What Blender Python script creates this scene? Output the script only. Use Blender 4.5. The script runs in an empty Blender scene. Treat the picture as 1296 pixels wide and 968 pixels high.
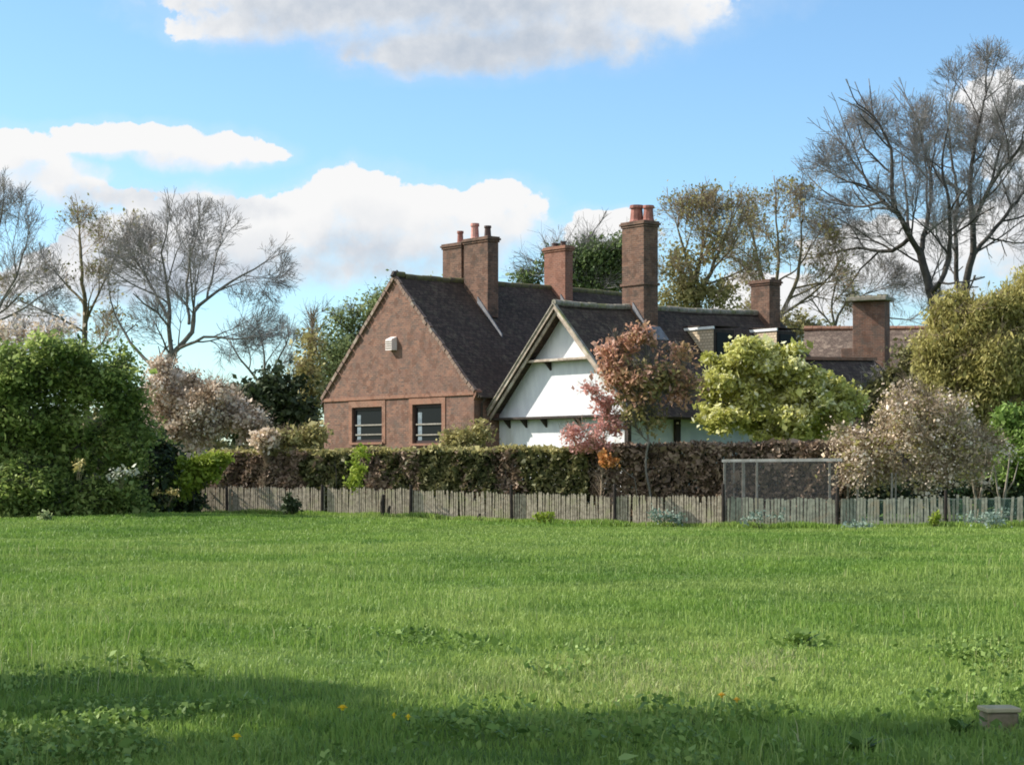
import bpy, math, random
import numpy as np
from mathutils import Vector

R = math.radians
rng = np.random.default_rng(11)
random.seed(5)
sc = bpy.context.scene
COL = sc.collection

# ------------------------------------------------------------------ camera
FOC, HOR = 2418.0, 595.0          # focal length and horizon row of the 1296 px photograph
EYE = 1.6
cd = bpy.data.cameras.new('camera')
cam = bpy.data.objects.new('camera', cd); COL.objects.link(cam)
cam.location = (0, 0, EYE); cam.rotation_euler = (R(90), 0, 0)
cd.sensor_width = 36.0; cd.lens = FOC / 1296 * 36.0
cd.shift_y = (HOR - 484) / 1296
cd.clip_start = 0.5; cd.clip_end = 5000
cd.dof.use_dof = False
sc.camera = cam

# ------------------------------------------------------------------ sun, sky, exposure
SUN_EL = R(37)
TH = R(50)                        # how far the house is turned
U = Vector((math.cos(TH), -math.sin(TH), 0)); V = Vector((math.sin(TH), math.cos(TH), 0))
PHI = R(37)
sh = -U * math.cos(PHI) - V * math.sin(PHI)          # horizontal direction towards the sun
S = Vector((sh.x * math.cos(SUN_EL), sh.y * math.cos(SUN_EL), math.sin(SUN_EL)))
sl = bpy.data.lights.new('sun', 'SUN'); sl.energy = 4.8; sl.angle = R(0.53); sl.color = (1.0, 0.95, 0.86)
so = bpy.data.objects.new('sun', sl); COL.objects.link(so)
so.rotation_euler = S.to_track_quat('Z', 'Y').to_euler(); so.location = (-40, 10, 40)

sc.view_settings.view_transform = 'Standard'; sc.view_settings.look = 'None'
sc.view_settings.exposure = 0.72; sc.view_settings.gamma = 1.0

world = bpy.data.worlds.new('World'); sc.world = world; world.use_nodes = True
nt = world.node_tree; nt.nodes.clear()

class N:                           # small helper for writing node graphs
    def __init__(s, nt): s.nt = nt
    def new(s, t, **k):
        n = s.nt.nodes.new(t)
        for a, b in k.items(): setattr(n, a, b)
        return n
    def link(s, a, b): s.nt.links.new(a, b)
    def val(s, n, i, x):
        if x is None: return
        if isinstance(x, bpy.types.NodeSocket): s.link(x, n.inputs[i])
        else: n.inputs[i].default_value = x
    def m(s, op, a, b=None, c=None, clamp=False):
        n = s.new('ShaderNodeMath', operation=op, use_clamp=clamp)
        s.val(n, 0, a); s.val(n, 1, b); s.val(n, 2, c)
        return n.outputs[0]
    def rng(s, x, a, b, c=0.0, d=1.0, t='SMOOTHSTEP'):
        n = s.new('ShaderNodeMapRange', interpolation_type=t)
        s.val(n, 0, x); s.val(n, 1, a); s.val(n, 2, b); s.val(n, 3, c); s.val(n, 4, d)
        return n.outputs[0]
    def mix(s, f, a, b, bt='MIX'):
        n = s.new('ShaderNodeMix', data_type='RGBA', blend_type=bt)
        s.val(n, 0, f)
        for i, x in ((6, a), (7, b)):
            if isinstance(x, tuple) and len(x) == 3: x = (*x, 1)
            s.val(n, i, x)
        return n.outputs[2]
    def noise(s, vec, scale, detail=3, rough=.5, dist=0.0, out=0):
        n = s.new('ShaderNodeTexNoise'); s.val(n, 'Vector', vec)
        n.inputs['Scale'].default_value = scale; n.inputs['Detail'].default_value = detail
        n.inputs['Roughness'].default_value = rough; n.inputs['Distortion'].default_value = dist
        return n.outputs[out]

# clouds: puffs given by direction (tan azimuth, tan elevation), rx, ry, strength
def tz(px, py): return ((px - 648) / FOC, (HOR - py) / FOC)
PUFFS = []
def puff(px, py, rx, ry, s=1.0): PUFFS.append((*tz(px, py), rx / FOC, ry / FOC, s))
# big low cloud bank above the house
puff(455, 258, 100, 52, 1.15); puff(390, 282, 90, 50, 1.1); puff(540, 275, 95, 48, 1.1); puff(625, 275, 72, 46, 1.1)
puff(250, 268, 62, 42, 1.25); puff(205, 315, 140, 60, 1.25); puff(150, 296, 70, 36, 1.6); puff(225, 290, 90, 44, 1.7); puff(310, 290, 80, 44, 1.6); puff(190, 340, 130, 40, 1.5); puff(330, 305, 120, 42, 1.0); puff(110, 350, 120, 45, 1.1)
puff(480, 305, 190, 36, .95); puff(770, 278, 55, 20, .9); puff(740, 300, 90, 26, .6); puff(400, 335, 230, 26, .62)
# left wisps
puff(165, 178, 110, 24, .95); puff(245, 190, 105, 26, .95); puff(20, 195, 70, 32, 1.05); puff(60, 225, 100, 28, .95)
puff(110, 245, 100, 22, .7); puff(-60, 210, 110, 50, 1.0); puff(320, 195, 50, 14, .6)
# top cloud
puff(420, 5, 240, 52, 1.15); puff(620, 0, 330, 62, 1.2); puff(570, 62, 165, 40, 1.1); puff(700, 52, 150, 44, 1.1)
puff(300, 32, 105, 30, .95); puff(820, 12, 125, 40, .95); puff(500, -70, 420, 70, 1.0)
# low right clouds seen through the bare trees
puff(1150, 330, 150, 60, 1.0); puff(1290, 300, 120, 60, 1.0); puff(1010, 385, 120, 50, .9); puff(1260, 130, 60, 45, .7)
puff(1350, 200, 110, 110, .9); puff(0, 420, 110, 40, .9); puff(60, 405, 60, 25, .8)
# clouds elsewhere round the sky
for i in range(26):
    a = random.uniform(.75, 5.6); e = random.uniform(.12, .5)
    # kept outside the picture: given in tangent space only for the front half
    if abs(math.tan(a)) < .5 or math.cos(a) < .15: continue
    PUFFS.append((math.tan(a), e, random.uniform(.12, .3), random.uniform(.05, .1), 1.0))

grp = bpy.data.node_groups.new('cloud_density', 'ShaderNodeTree')
grp.interface.new_socket('P', in_out='INPUT', socket_type='NodeSocketVector')
grp.interface.new_socket('D', in_out='OUTPUT', socket_type='NodeSocketFloat')
g = N(grp); gi = g.new('NodeGroupInput'); go = g.new('NodeGroupOutput')
P = gi.outputs[0]
# domain warp
wn = g.noise(P, 26, 3, .5, out=1)
wv = g.new('ShaderNodeVectorMath', operation='MULTIPLY_ADD'); g.link(wn, wv.inputs[0]); wv.inputs[1].default_value = (.022, .013, 0); g.link(P, wv.inputs[2])
wo = g.new('ShaderNodeVectorMath', operation='ADD'); g.link(wv.outputs[0], wo.inputs[0]); wo.inputs[1].default_value = (-.011, -.0065, 0)
sx = g.new('ShaderNodeSeparateXYZ'); g.link(wo.outputs[0], sx.inputs[0])
acc = None
for (cx, cy, rx, ry, s) in PUFFS:
    ax = g.m('MULTIPLY_ADD', sx.outputs[0], 1 / rx, -cx / rx); ay = g.m('MULTIPLY_ADD', sx.outputs[1], 1 / ry, -cy / ry)
    d2 = g.m('MULTIPLY_ADD', ax, ax, g.m('MULTIPLY', ay, ay))
    v = g.m('MULTIPLY_ADD', d2, -s, s)
    acc = v if acc is None else g.m('SMOOTH_MAX', acc, v, .35)
nz = g.noise(P, 62, 8, .60)
nz2 = g.noise(P, 18, 3, .5)
tot = g.m('ADD', acc, g.m('MULTIPLY_ADD', nz, 1.7, -.92))
tot = g.m('ADD', tot, g.m('MULTIPLY_ADD', nz2, .9, -.45))
g.link(tot, go.inputs[0])

w = N(nt)
geo = w.new('ShaderNodeTexCoord')
sep = w.new('ShaderNodeSeparateXYZ'); w.link(geo.outputs['Generated'], sep.inputs[0])
yy = w.m('MAXIMUM', sep.outputs[1], .02)
cb = w.new('ShaderNodeCombineXYZ'); w.link(w.m('DIVIDE', sep.outputs[0], yy), cb.inputs[0]); w.link(w.m('DIVIDE', sep.outputs[2], yy), cb.inputs[1])
def dens(off):
    a = w.new('ShaderNodeVectorMath', operation='ADD'); w.link(cb.outputs[0], a.inputs[0]); a.inputs[1].default_value = off
    n = w.new('ShaderNodeGroup'); n.node_tree = grp; w.link(a.outputs[0], n.inputs[0]); return n.outputs[0]
d0 = dens((0, 0, 0)); d1 = dens((-.008, .013, 0)); d2 = dens((-.002, .030, 0))
top_edge = w.rng(w.m('SUBTRACT', d1, d0), -.35, .15)      # 0 on the crisp tops, 1 towards the soft bases
a_c = w.rng(d0, .0, .2); a_s = w.rng(d0, -.45, 1.0)
alpha = w.m('ADD', w.m('MULTIPLY', a_c, w.m('SUBTRACT', 1.0, top_edge)), w.m('MULTIPLY', a_s, top_edge))
alpha = w.m('MAXIMUM', w.m('MULTIPLY', w.rng(d0, -1.0, .4), .16), alpha)
alpha = w.m('MULTIPLY', alpha, w.rng(sep.outputs[1], .03, .3))
lit = w.m('SUBTRACT', 1.0, w.m('MULTIPLY', w.rng(d1, .0, 1.7), .28))
lit = w.m('SUBTRACT', lit, w.m('MULTIPLY', w.rng(d2, -.2, 1.5), .62))
# the cloud overhead shows its grey underside
und = w.rng(w.m('DIVIDE', sep.outputs[2], yy), .17, .24)
lit = w.m('SUBTRACT', lit, w.m('MULTIPLY', und, w.m('MULTIPLY', w.rng(d0, .1, 1.5), .30)), clamp=True)
ccol = w.mix(w.rng(lit, .05, .98, t='LINEAR'), (.55, .62, .72), (1.0, 1.0, 1.0))
sky = w.new('ShaderNodeTexSky', sky_type='NISHITA', sun_disc=False)
sky.sun_elevation = SUN_EL; sky.sun_rotation = math.atan2(S.x, S.y); sky.altitude = 50; sky.air_density = 1.0; sky.dust_density = .35; sky.ozone_density = 1.6
bg1 = w.new('ShaderNodeBackground'); w.link(w.mix(1.0, sky.outputs[0], (.80, .99, 1.10), 'MULTIPLY'), bg1.inputs[0]); bg1.inputs[1].default_value = .108
bg2 = w.new('ShaderNodeBackground'); w.link(ccol, bg2.inputs[0]); bg2.inputs[1].default_value = .575
mx = w.new('ShaderNodeMixShader'); w.link(alpha, mx.inputs[0]); w.link(bg1.outputs[0], mx.inputs[1]); w.link(bg2.outputs[0], mx.inputs[2])
# unseen bright cloud added behind the photographer as fill light, held back on the right
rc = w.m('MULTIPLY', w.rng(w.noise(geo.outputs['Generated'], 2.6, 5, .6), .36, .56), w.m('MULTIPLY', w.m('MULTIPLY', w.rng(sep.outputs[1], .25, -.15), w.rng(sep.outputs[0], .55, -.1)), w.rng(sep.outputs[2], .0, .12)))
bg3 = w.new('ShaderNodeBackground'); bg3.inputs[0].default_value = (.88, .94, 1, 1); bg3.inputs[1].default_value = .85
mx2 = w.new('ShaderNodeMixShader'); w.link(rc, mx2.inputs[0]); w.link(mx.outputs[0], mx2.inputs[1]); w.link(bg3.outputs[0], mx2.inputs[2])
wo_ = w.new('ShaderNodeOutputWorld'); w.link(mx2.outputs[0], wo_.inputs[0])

# ------------------------------------------------------------------ helpers
def at(px, py, Y): return Vector(((px - 648) / FOC * Y, Y, EYE + (HOR - py) / FOC * Y))
def sstep(a, b, x):
    t = np.clip((np.asarray(x, float) - a) / (b - a), 0, 1); return t * t * (3 - 2 * t)
def gz(x, y):
    x = np.asarray(x, float); y = np.asarray(y, float)
    h = .05 * np.sin(x * .31 + y * .17) + .045 * np.sin(x * .13 - y * .29 + 1.0) + .02 * np.sin(x * .9 + 2) * np.sin(y * .7)
    h = h * sstep(5, 20, y)
    h = h + .16 * np.exp(-((x + 12) / 6) ** 2 - ((y - 57) / 7) ** 2)
    h = h + 1.2 * sstep(66, 74, y)
    return h
def tag(o, label=None, cat=None, group=None, kind=None):
    if label: o['label'] = label
    if cat: o['category'] = cat
    if group: o['group'] = group
    if kind: o['kind'] = kind
    return o
def empty(name, loc, rz=0, **k):
    o = bpy.data.objects.new(name, None); COL.objects.link(o); o.location = loc; o.rotation_euler = (0, 0, rz)
    o.empty_display_size = .3
    return tag(o, **k)

def link_mesh(name, me, mat, parent=None, local=True):
    o = bpy.data.objects.new(name, me); COL.objects.link(o)
    if mat: me.materials.append(mat)
    if parent is not None:
        o.parent = parent
        if not local:
            q = parent
            loc = Vector((0, 0, 0))
            while q is not None: loc += q.location; q = q.parent
            o.location = -loc
    return o

class MB:
    """collects polygons, links them as one mesh with metre-scaled UVs"""
    def __init__(s): s.v = []; s.f = []
    def poly(s, pts):
        n = len(s.v); s.v += [tuple(p) for p in pts]; s.f.append(tuple(range(n, n + len(pts)))); return s
    def box(s, x0, x1, y0, y1, z0, z1):
        n = len(s.v)
        s.v += [(x0, y0, z0), (x1, y0, z0), (x1, y1, z0), (x0, y1, z0), (x0, y0, z1), (x1, y0, z1), (x1, y1, z1), (x0, y1, z1)]
        for q in ((0, 3, 2, 1), (4, 5, 6, 7), (0, 1, 5, 4), (1, 2, 6, 5), (2, 3, 7, 6), (3, 0, 4, 7)): s.f.append(tuple(n + i for i in q))
        return s
    def prism(s, pts, d):
        """pts: planar polygon, extruded by vector d"""
        n = len(s.v); k = len(pts); d = Vector(d)
        s.v += [tuple(p) for p in pts] + [tuple(Vector(p) + d) for p in pts]
        s.f.append(tuple(n + i for i in range(k))); s.f.append(tuple(n + k + i for i in reversed(range(k))))
        for i in range(k): j = (i + 1) % k; s.f.append((n + i, n + k + i, n + k + j, n + j))
        return s
    def beam(s, a, b, w, h, up=(0, 0, 1)):
        a = Vector(a); b = Vector(b); d = (b - a).normalized(); sd = d.cross(Vector(up))
        if sd.length < 1e-4: sd = Vector((1, 0, 0))
        sd.normalize(); u2 = sd.cross(d)
        n = len(s.v)
        for p in (a, b):
            for (i, j) in ((-1, -1), (1, -1), (1, 1), (-1, 1)): s.v.append(tuple(p + sd * (i * w / 2) + u2 * (j * h / 2)))
        for q in ((0, 1, 2, 3), (7, 6, 5, 4), (0, 4, 5, 1), (1, 5, 6, 2), (2, 6, 7, 3), (3, 7, 4, 0)): s.f.append(tuple(n + i for i in q))
        return s
    def tube(s, pts, rad, seg=8, cap=True):
        n0 = len(s.v); pts = [Vector(p) for p in pts]
        if not hasattr(rad, '__len__'): rad = [rad] * len(pts)
        for i, p in enumerate(pts):
            d = (pts[min(i + 1, len(pts) - 1)] - pts[max(i - 1, 0)]).normalized()
            a = d.orthogonal().normalized() if abs(d.z) < .95 else Vector((1, 0, 0)); a = (a - d * a.dot(d)).normalized(); b = d.cross(a)
            for k in range(seg):
                t = 2 * math.pi * k / seg; s.v.append(tuple(p + (a * math.cos(t) + b * math.sin(t)) * rad[i]))
        for i in range(len(pts) - 1):
            for k in range(seg):
                k2 = (k + 1) % seg; s.f.append((n0 + i * seg + k, n0 + i * seg + k2, n0 + (i + 1) * seg + k2, n0 + (i + 1) * seg + k))
        if cap:
            s.f.append(tuple(n0 + k for k in reversed(range(seg)))); s.f.append(tuple(n0 + (len(pts) - 1) * seg + k for k in range(seg)))
        return s
    def build(s, name, mat, parent=None, smooth=False, local=True, bevel=0, uv=True):
        me = bpy.data.meshes.new(name); me.from_pydata(s.v, [], s.f); me.update()
        if uv:
            l = me.uv_layers.new(name='uv')
            for p in me.polygons:
                nn = p.normal
                h = Vector((0, 0, 1)).cross(nn)
                h = h.normalized() if h.length > .05 else Vector((1, 0, 0))
                vv = nn.cross(h)
                for li in p.loop_indices:
                    co = me.vertices[me.loops[li].vertex_index].co; l.data[li].uv = (co.dot(h), co.dot(vv))
        if smooth: me.shade_smooth()
        o = link_mesh(name, me, mat, parent, local)
        if bevel:
            b = o.modifiers.new('bevel', 'BEVEL'); b.width = bevel; b.segments = 1; b.limit_method = 'ANGLE'
        return o

def sheet(name, pts4, nx, ny, mat, parent, thick=.1, amp=.03, seed=1, sagf=None):
    """a slightly uneven slab between four corners: ridge0, ridge1, eave1, eave0"""
    r = np.random.default_rng(seed)
    a, b, c, d = [np.array(p, float) for p in pts4]
    nrm = np.cross(b - a, d - a); nrm /= np.linalg.norm(nrm)
    if nrm[2] < 0: nrm = -nrm
    ph = r.uniform(0, 6, 4)
    V_ = []; F = []
    for j in range(ny + 1):
        for i in range(nx + 1):
            s_, t_ = i / nx, j / ny
            p = (a * (1 - s_) + b * s_) * (1 - t_) + (d * (1 - s_) + c * s_) * t_
            L = np.linalg.norm(b - a) * s_; Hh = np.linalg.norm(d - a) * t_
            n = amp * (math.sin(L * 1.3 + ph[0]) * .6 + math.sin(L * .6 + Hh * .9 + ph[1]) + .5 * math.sin(Hh * 2.1 + ph[2]) + r.normal() * .25)
            if sagf: n += sagf(s_, t_)
            V_.append(p + nrm * n)
    m = len(V_)
    V_ += [v - nrm * thick for v in V_]
    W1 = nx + 1
    for j in range(ny):
        for i in range(nx):
            q = (j * W1 + i, j * W1 + i + 1, (j + 1) * W1 + i + 1, (j + 1) * W1 + i); F.append(q); F.append(tuple(m + k for k in reversed(q)))
    for i in range(nx):
        F.append((i, m + i, m + i + 1, i + 1)); k = ny * W1; F.append((k + i, k + i + 1, m + k + i + 1, m + k + i))
    for j in range(ny):
        F.append((j * W1, (j + 1) * W1, m + (j + 1) * W1, m + j * W1)); k = nx; F.append((j * W1 + k, m + j * W1 + k, m + (j + 1) * W1 + k, (j + 1) * W1 + k))
    mb = MB(); mb.v = [tuple(v) for v in V_]; mb.f = F
    return mb.build(name, mat, parent)

# ------------------------------------------------------------------ materials
def newmat(name):
    m = bpy.data.materials.new(name); m.use_nodes = True; m.node_tree.nodes.clear(); n = N(m.node_tree)
    out = n.new('ShaderNodeOutputMaterial'); return m, n, out
def principled(n, out, col, rough=.8, spec=.3, bump=None, bs=.3, bd=.02):
    p = n.new('ShaderNodeBsdfPrincipled')
    if isinstance(col, tuple): col = (*col[:3], 1)
    n.val(p, 'Base Color', col); n.val(p, 'Roughness', rough); p.inputs['Specular IOR Level'].default_value = spec
    if bump is not None:
        b = n.new('ShaderNodeBump'); b.inputs['Strength'].default_value = bs; b.inputs['Distance'].default_value = bd; n.link(bump, b.inputs['Height']); n.link(b.outputs[0], p.inputs['Normal'])
    n.link(p.outputs[0], out.inputs[0]); return p
def mottled(name, c1, c2, scale=3, rough=.85, c3=None, bd=.01, spec=.25):
    m, n, out = newmat(name); t = n.new('ShaderNodeTexCoord').outputs['Object']
    f = n.noise(t, scale, 5, .6); c = n.mix(n.rng(f, .35, .65), c1, c2)
    if c3: c = n.mix(n.rng(n.noise(t, scale * .3, 4, .6), .5, .68), c, c3)
    principled(n, out, c, rough, spec, f, .4, bd); return m
def brick_mat(name, c1, c2, mortar, bw=.23, rh=.075, dirt=(.12, .1, .09), tint=None):
    m, n, out = newmat(name); tc = n.new('ShaderNodeTexCoord'); uv = tc.outputs['UV']; ob = tc.outputs['Object']
    b = n.new('ShaderNodeTexBrick'); n.link(uv, b.inputs[0]); b.inputs['Color1'].default_value = (*c1, 1); b.inputs['Color2'].default_value = (*c2, 1); b.inputs['Mortar'].default_value = (*mortar, 1)
    b.inputs['Scale'].default_value = 1; b.inputs['Mortar Size'].default_value = .007; b.inputs['Brick Width'].default_value = bw; b.inputs['Row Height'].default_value = rh; b.inputs['Bias'].default_value = -.1
    # weathering in patches of a few bricks
    c = n.mix(n.rng(n.noise(ob, 2.2, 6, .7), .42, .7), b.outputs[0], dirt)
    v = n.new('ShaderNodeTexVoronoi'); n.link(uv, v.inputs['Vector']); v.inputs['Scale'].default_value = 4.2
    hv = n.new('ShaderNodeSeparateColor'); n.link(v.outputs['Color'], hv.inputs[0])
    c = n.mix(n.rng(hv.outputs[0], .55, 1.0, 0, .55), c, tint or tuple(x * 1.6 for x in c2))
    c = n.mix(n.rng(hv.outputs[1], .6, 1.0, 0, .5), c, tuple(x * .45 for x in c1))
    principled(n, out, c, .9, .15, b.outputs['Fac'], -.5, .01); return m
def tile_mat(name, c1, c2, moss, row=.11, wid=.17, mossw=(.56, .72)):
    m, n, out = newmat(name); tc = n.new('ShaderNodeTexCoord'); uv = tc.outputs['UV']; ob = tc.outputs['Object']
    wn = n.new('ShaderNodeVectorMath', operation='MULTIPLY_ADD'); n.link(n.noise(uv, 1.2, 2, out=1), wn.inputs[0]); wn.inputs[1].default_value = (.05, .05, 0); n.link(uv, wn.inputs[2])
    b = n.new('ShaderNodeTexBrick'); n.link(wn.outputs[0], b.inputs[0]); b.inputs['Color1'].default_value = (*c1, 1); b.inputs['Color2'].default_value = (*c2, 1); b.inputs['Mortar'].default_value = tuple(x * .35 for x in c1) + (1,)
    b.inputs['Scale'].default_value = 1; b.inputs['Mortar Size'].default_value = .012; b.inputs['Brick Width'].default_value = wid; b.inputs['Row Height'].default_value = row
    c = n.mix(n.rng(n.noise(ob, 3.5, 6, .75), *mossw, 0, .7), b.outputs[0], moss)
    c = n.mix(n.rng(n.noise(ob, .8, 4, .6), .4, .7, 0, .6), c, tuple(x * .6 for x in c1))
    principled(n, out, c, .9, .12, b.outputs['Fac'], -.8, .02); return m
LEAFM = {}
def leaf_mat(name, cols, trans=.3, rough=.6, nscale=.5):
    m, n, out = newmat(name)
    at_ = n.new('ShaderNodeAttribute', attribute_name='var').outputs['Fac']
    pos = n.new('ShaderNodeNewGeometry').outputs['Position']
    f = n.m('ADD', n.m('MULTIPLY', at_, .62), n.m('MULTIPLY', n.rng(n.noise(pos, nscale, 3, .6), .3, .7, t='LINEAR'), .38))
    r = n.new('ShaderNodeValToRGB'); n.link(f, r.inputs[0]); e = r.color_ramp.elements
    k = len(cols)
    while len(e) < k: e.new(.5)
    for i, c in enumerate(cols): e[i].position = .12 + .76 * i / (k - 1); e[i].color = (*c, 1)
    p = n.new('ShaderNodeBsdfPrincipled'); n.link(r.outputs[0], p.inputs['Base Color']); p.inputs['Roughness'].default_value = rough; p.inputs['Specular IOR Level'].default_value = .25
    t = n.new('ShaderNodeBsdfTranslucent'); n.link(r.outputs[0], t.inputs[0])
    mx = n.new('ShaderNodeMixShader'); mx.inputs[0].default_value = trans; n.link(p.outputs[0], mx.inputs[1]); n.link(t.outputs[0], mx.inputs[2]); n.link(mx.outputs[0], out.inputs[0])
    return m

M = {}
M['brick'] = brick_mat('old_red_brick', (.23, .110, .072), (.10, .058, .045), (.23, .185, .15), dirt=(.115, .085, .07))
M['brick_trim'] = brick_mat('rubbed_brick', (.235, .12, .08), (.175, .09, .06), (.3, .22, .17), dirt=(.25, .12, .08))
M['brick_chim'] = brick_mat('chimney_brick', (.20, .105, .070), (.085, .050, .038), (.19, .15, .12), dirt=(.065, .048, .038))
M['brick_red'] = brick_mat('bright_chimney_brick', (.25, .11, .072), (.14, .066, .048), (.28, .2, .16), dirt=(.2, .1, .07))
M['tile'] = tile_mat('dark_clay_tile', (.095, .068, .055), (.045, .036, .031), (.15, .125, .085), row=.15, wid=.19, mossw=(.5, .68))
M['tile_brown'] = tile_mat('brown_clay_tile', (.145, .105, .085), (.09, .068, .056), (.26, .20, .155), mossw=(.48, .62))
M['tile_tan'] = tile_mat('tan_hung_tile', (.62, .50, .36), (.50, .38, .26), (.7, .62, .44))
M['render'] = mottled('white_limewash', (.70, .70, .70), (.61, .61, .62), 2.5, .9, c3=(.52, .51, .48))
nd = M['render'].node_tree; mp = nd.nodes.new('ShaderNodeMapping'); mp.inputs['Scale'].default_value = (1.6, 1.6, .45)
tc_ = [x for x in nd.nodes if x.type == 'TEX_COORD'][0]; nd.links.new(tc_.outputs['Object'], mp.inputs[0])
for x in [x for x in nd.nodes if x.type == 'TEX_NOISE']: nd.links.new(mp.outputs[0], x.inputs['Vector'])
M['render_shade'] = mottled('shaded_white_render', (.58, .62, .60), (.5, .54, .53), 2, .9)  # white render of the side wall, greyed so its shade sits in the colour
M['barge'] = mottled('weathered_oak', (.42, .34, .27), (.27, .215, .17), 6, .85, c3=(.5, .44, .36))
M['verge'] = mottled('verge_brick', (.23, .16, .12), (.15, .10, .08), 7, .9, c3=(.28, .23, .18))
M['dark_wood'] = mottled('dark_timber', (.05, .037, .03), (.03, .024, .02), 5, .8)
M['post'] = mottled('fence_post_wood', (.04, .03, .025), (.02, .017, .014), 7, .9)
M['pale'] = mottled('weathered_pale', (.44, .37, .28), (.24, .20, .15), 9, .9, c3=(.33, .30, .19))
M['pale_grey'] = mottled('grey_green_pale', (.28, .28, .22), (.17, .17, .135), 7, .9, c3=(.24, .21, .15))
M['frame'] = mottled('dark_window_frame', (.04, .02, .018), (.03, .018, .016), 8, .6)
M['white_paint'] = mottled('white_paint', (.78, .78, .76), (.7, .7, .68), 8, .6)
M['vent'] = mottled('vent_plastic', (.72, .62, .58), (.65, .56, .52), 8, .6)
M['lead'] = mottled('lead_flashing', (.20, .20, .21), (.13, .13, .14), 4, .6)
M['mortar'] = mottled('ridge_mortar', (.30, .26, .22), (.17, .16, .12), 6, .9, c3=(.16, .16, .07))
M['moss'] = mottled('mossy_ridge', (.13, .12, .05), (.10, .085, .06), 4, .95)
M['pot_red'] = mottled('red_clay_pot', (.34, .14, .11), (.22, .09, .07), 5, .8)
M['pot_pink'] = mottled('pink_clay_pot', (.55, .30, .25), (.42, .14, .11), 3, .8)
M['pot_dark'] = mottled('sooty_clay_pot', (.10, .055, .045), (.06, .04, .035), 5, .8)
M['curtain'] = mottled('net_curtain', (.22, .26, .28), (.12, .15, .17), 3, .9)
M['metal'] = mottled('galvanised_rail', (.34, .33, .31), (.24, .23, .21), 5, .6)
M['cage_wood'] = mottled('greyed_timber', (.30, .27, .23), (.2, .18, .15), 6, .9)
M['bark'] = mottled('grey_bark', (.20, .18, .155), (.12, .11, .09), 2.5, .95, bd=.03)
M['bark_dark'] = mottled('dark_bark', (.085, .075, .065), (.05, .044, .04), 2.5, .95, bd=.03)
M['bark_olive'] = mottled('lichen_bark', (.17, .14, .085), (.10, .085, .05), 2.5, .95)
M['twig'] = mottled('grey_twig', (.29, .265, .25), (.20, .185, .175), 1.5, .95)
M['twig_tan'] = mottled('tan_twig', (.36, .27, .19), (.25, .19, .13), 1.2, .95)
M['block'] = mottled('mossy_timber_block', (.26, .20, .13), (.14, .13, .06), 9, .9)
M['block_top'] = mottled('bleached_timber_top', (.40, .34, .21), (.30, .27, .15), 9, .9)
gm, n, out = newmat('dark_glass'); principled(n, out, (.012, .014, .016), .12, .04); M['glass'] = gm
gm, n, out = newmat('wire_netting')          # fine mesh: part threads, part holes
uv = n.new('ShaderNodeTexCoord').outputs['UV']
br = n.new('ShaderNodeTexBrick'); n.link(uv, br.inputs[0]); br.inputs['Scale'].default_value = 1; br.inputs['Brick Width'].default_value = .05; br.inputs['Row Height'].default_value = .04; br.inputs['Mortar Size'].default_value = .0017; br.inputs['Mortar Smooth'].default_value = 0
tr = n.new('ShaderNodeBsdfTransparent'); df = n.new('ShaderNodeBsdfDiffuse'); df.inputs[0].default_value = (.2, .2, .2, 1)
mxx = n.new('ShaderNodeMixShader'); n.link(br.outputs['Fac'], mxx.inputs[0]); n.link(tr.outputs[0], mxx.inputs[1]); n.link(df.outputs[0], mxx.inputs[2]); n.link(mxx.outputs[0], out.inputs[0]); M['net'] = gm
gm = gm.copy(); gm.name = 'green_netting'; gm.node_tree.nodes['Diffuse BSDF'].inputs[0].default_value = (.16, .26, .22, 1); gm.node_tree.nodes['Brick Texture'].inputs['Mortar Size'].default_value = .003; M['net_green'] = gm

# ------------------------------------------------------------------ the ground
def grassy(n, pos, kind):
    a = n.noise(pos, .22, 4, .6); b = n.noise(pos, 1.1, 5, .65); c_ = n.noise(pos, .07, 2, .5)
    if kind == 'soil':
        c = n.mix(n.rng(b, .35, .65), (.09, .145, .03), (.13, .19, .042))
        c = n.mix(n.rng(a, .4, .7), c, (.06, .12, .02))
    return c
gm, n, out = newmat('meadow_ground'); pos = n.new('ShaderNodeNewGeometry').outputs['Position']
c = grassy(n, pos, 'soil'); hgt = n.noise(pos, 6, 6, .7)
c = n.mix(n.rng(n.noise(pos, 3, 5, .7), .5, .75, 0, .6), c, (.10, .10, .04))
principled(n, out, c, .95, .1, hgt, .8, .08); M['ground'] = gm
xs = np.concatenate([np.linspace(-900, -45, 14), np.linspace(-40, 40, 108), np.linspace(45, 900, 14)])
ys = np.concatenate([np.linspace(-60, 4, 10), np.linspace(5, 85, 108), np.linspace(90, 2500, 20)])
X, Y = np.meshgrid(xs, ys); Z = gz(X, Y)
me = bpy.data.meshes.new('meadow'); nx = len(xs)
me.from_pydata(np.stack([X, Y, Z], -1).reshape(-1, 3).tolist(), [], [(j * nx + i, j * nx + i + 1, (j + 1) * nx + i + 1, (j + 1) * nx + i) for j in range(len(ys) - 1) for i in range(nx - 1)])
me.shade_smooth()
tag(link_mesh('meadow', me, M['ground']), kind='structure')

# ------------------------------------------------------------------ the house
C0 = Vector((-48 / FOC * 70, 70, 0))
def wxy(a, b): return C0 + U * a + V * b
def aon(b, px, a0=0):               # a on the plane b=const seen at column px
    k = (px - 648) / FOC; p = wxy(0, b); return (k * p.y - p.x) / (U.x - k * U.y)
def bon(a, px):
    k = (px - 648) / FOC; p = wxy(a, 0); return (k * p.y - p.x) / (V.x - k * V.y)
def zon(a, b, py): return EYE + (HOR - py) / FOC * wxy(a, b).y

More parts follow.
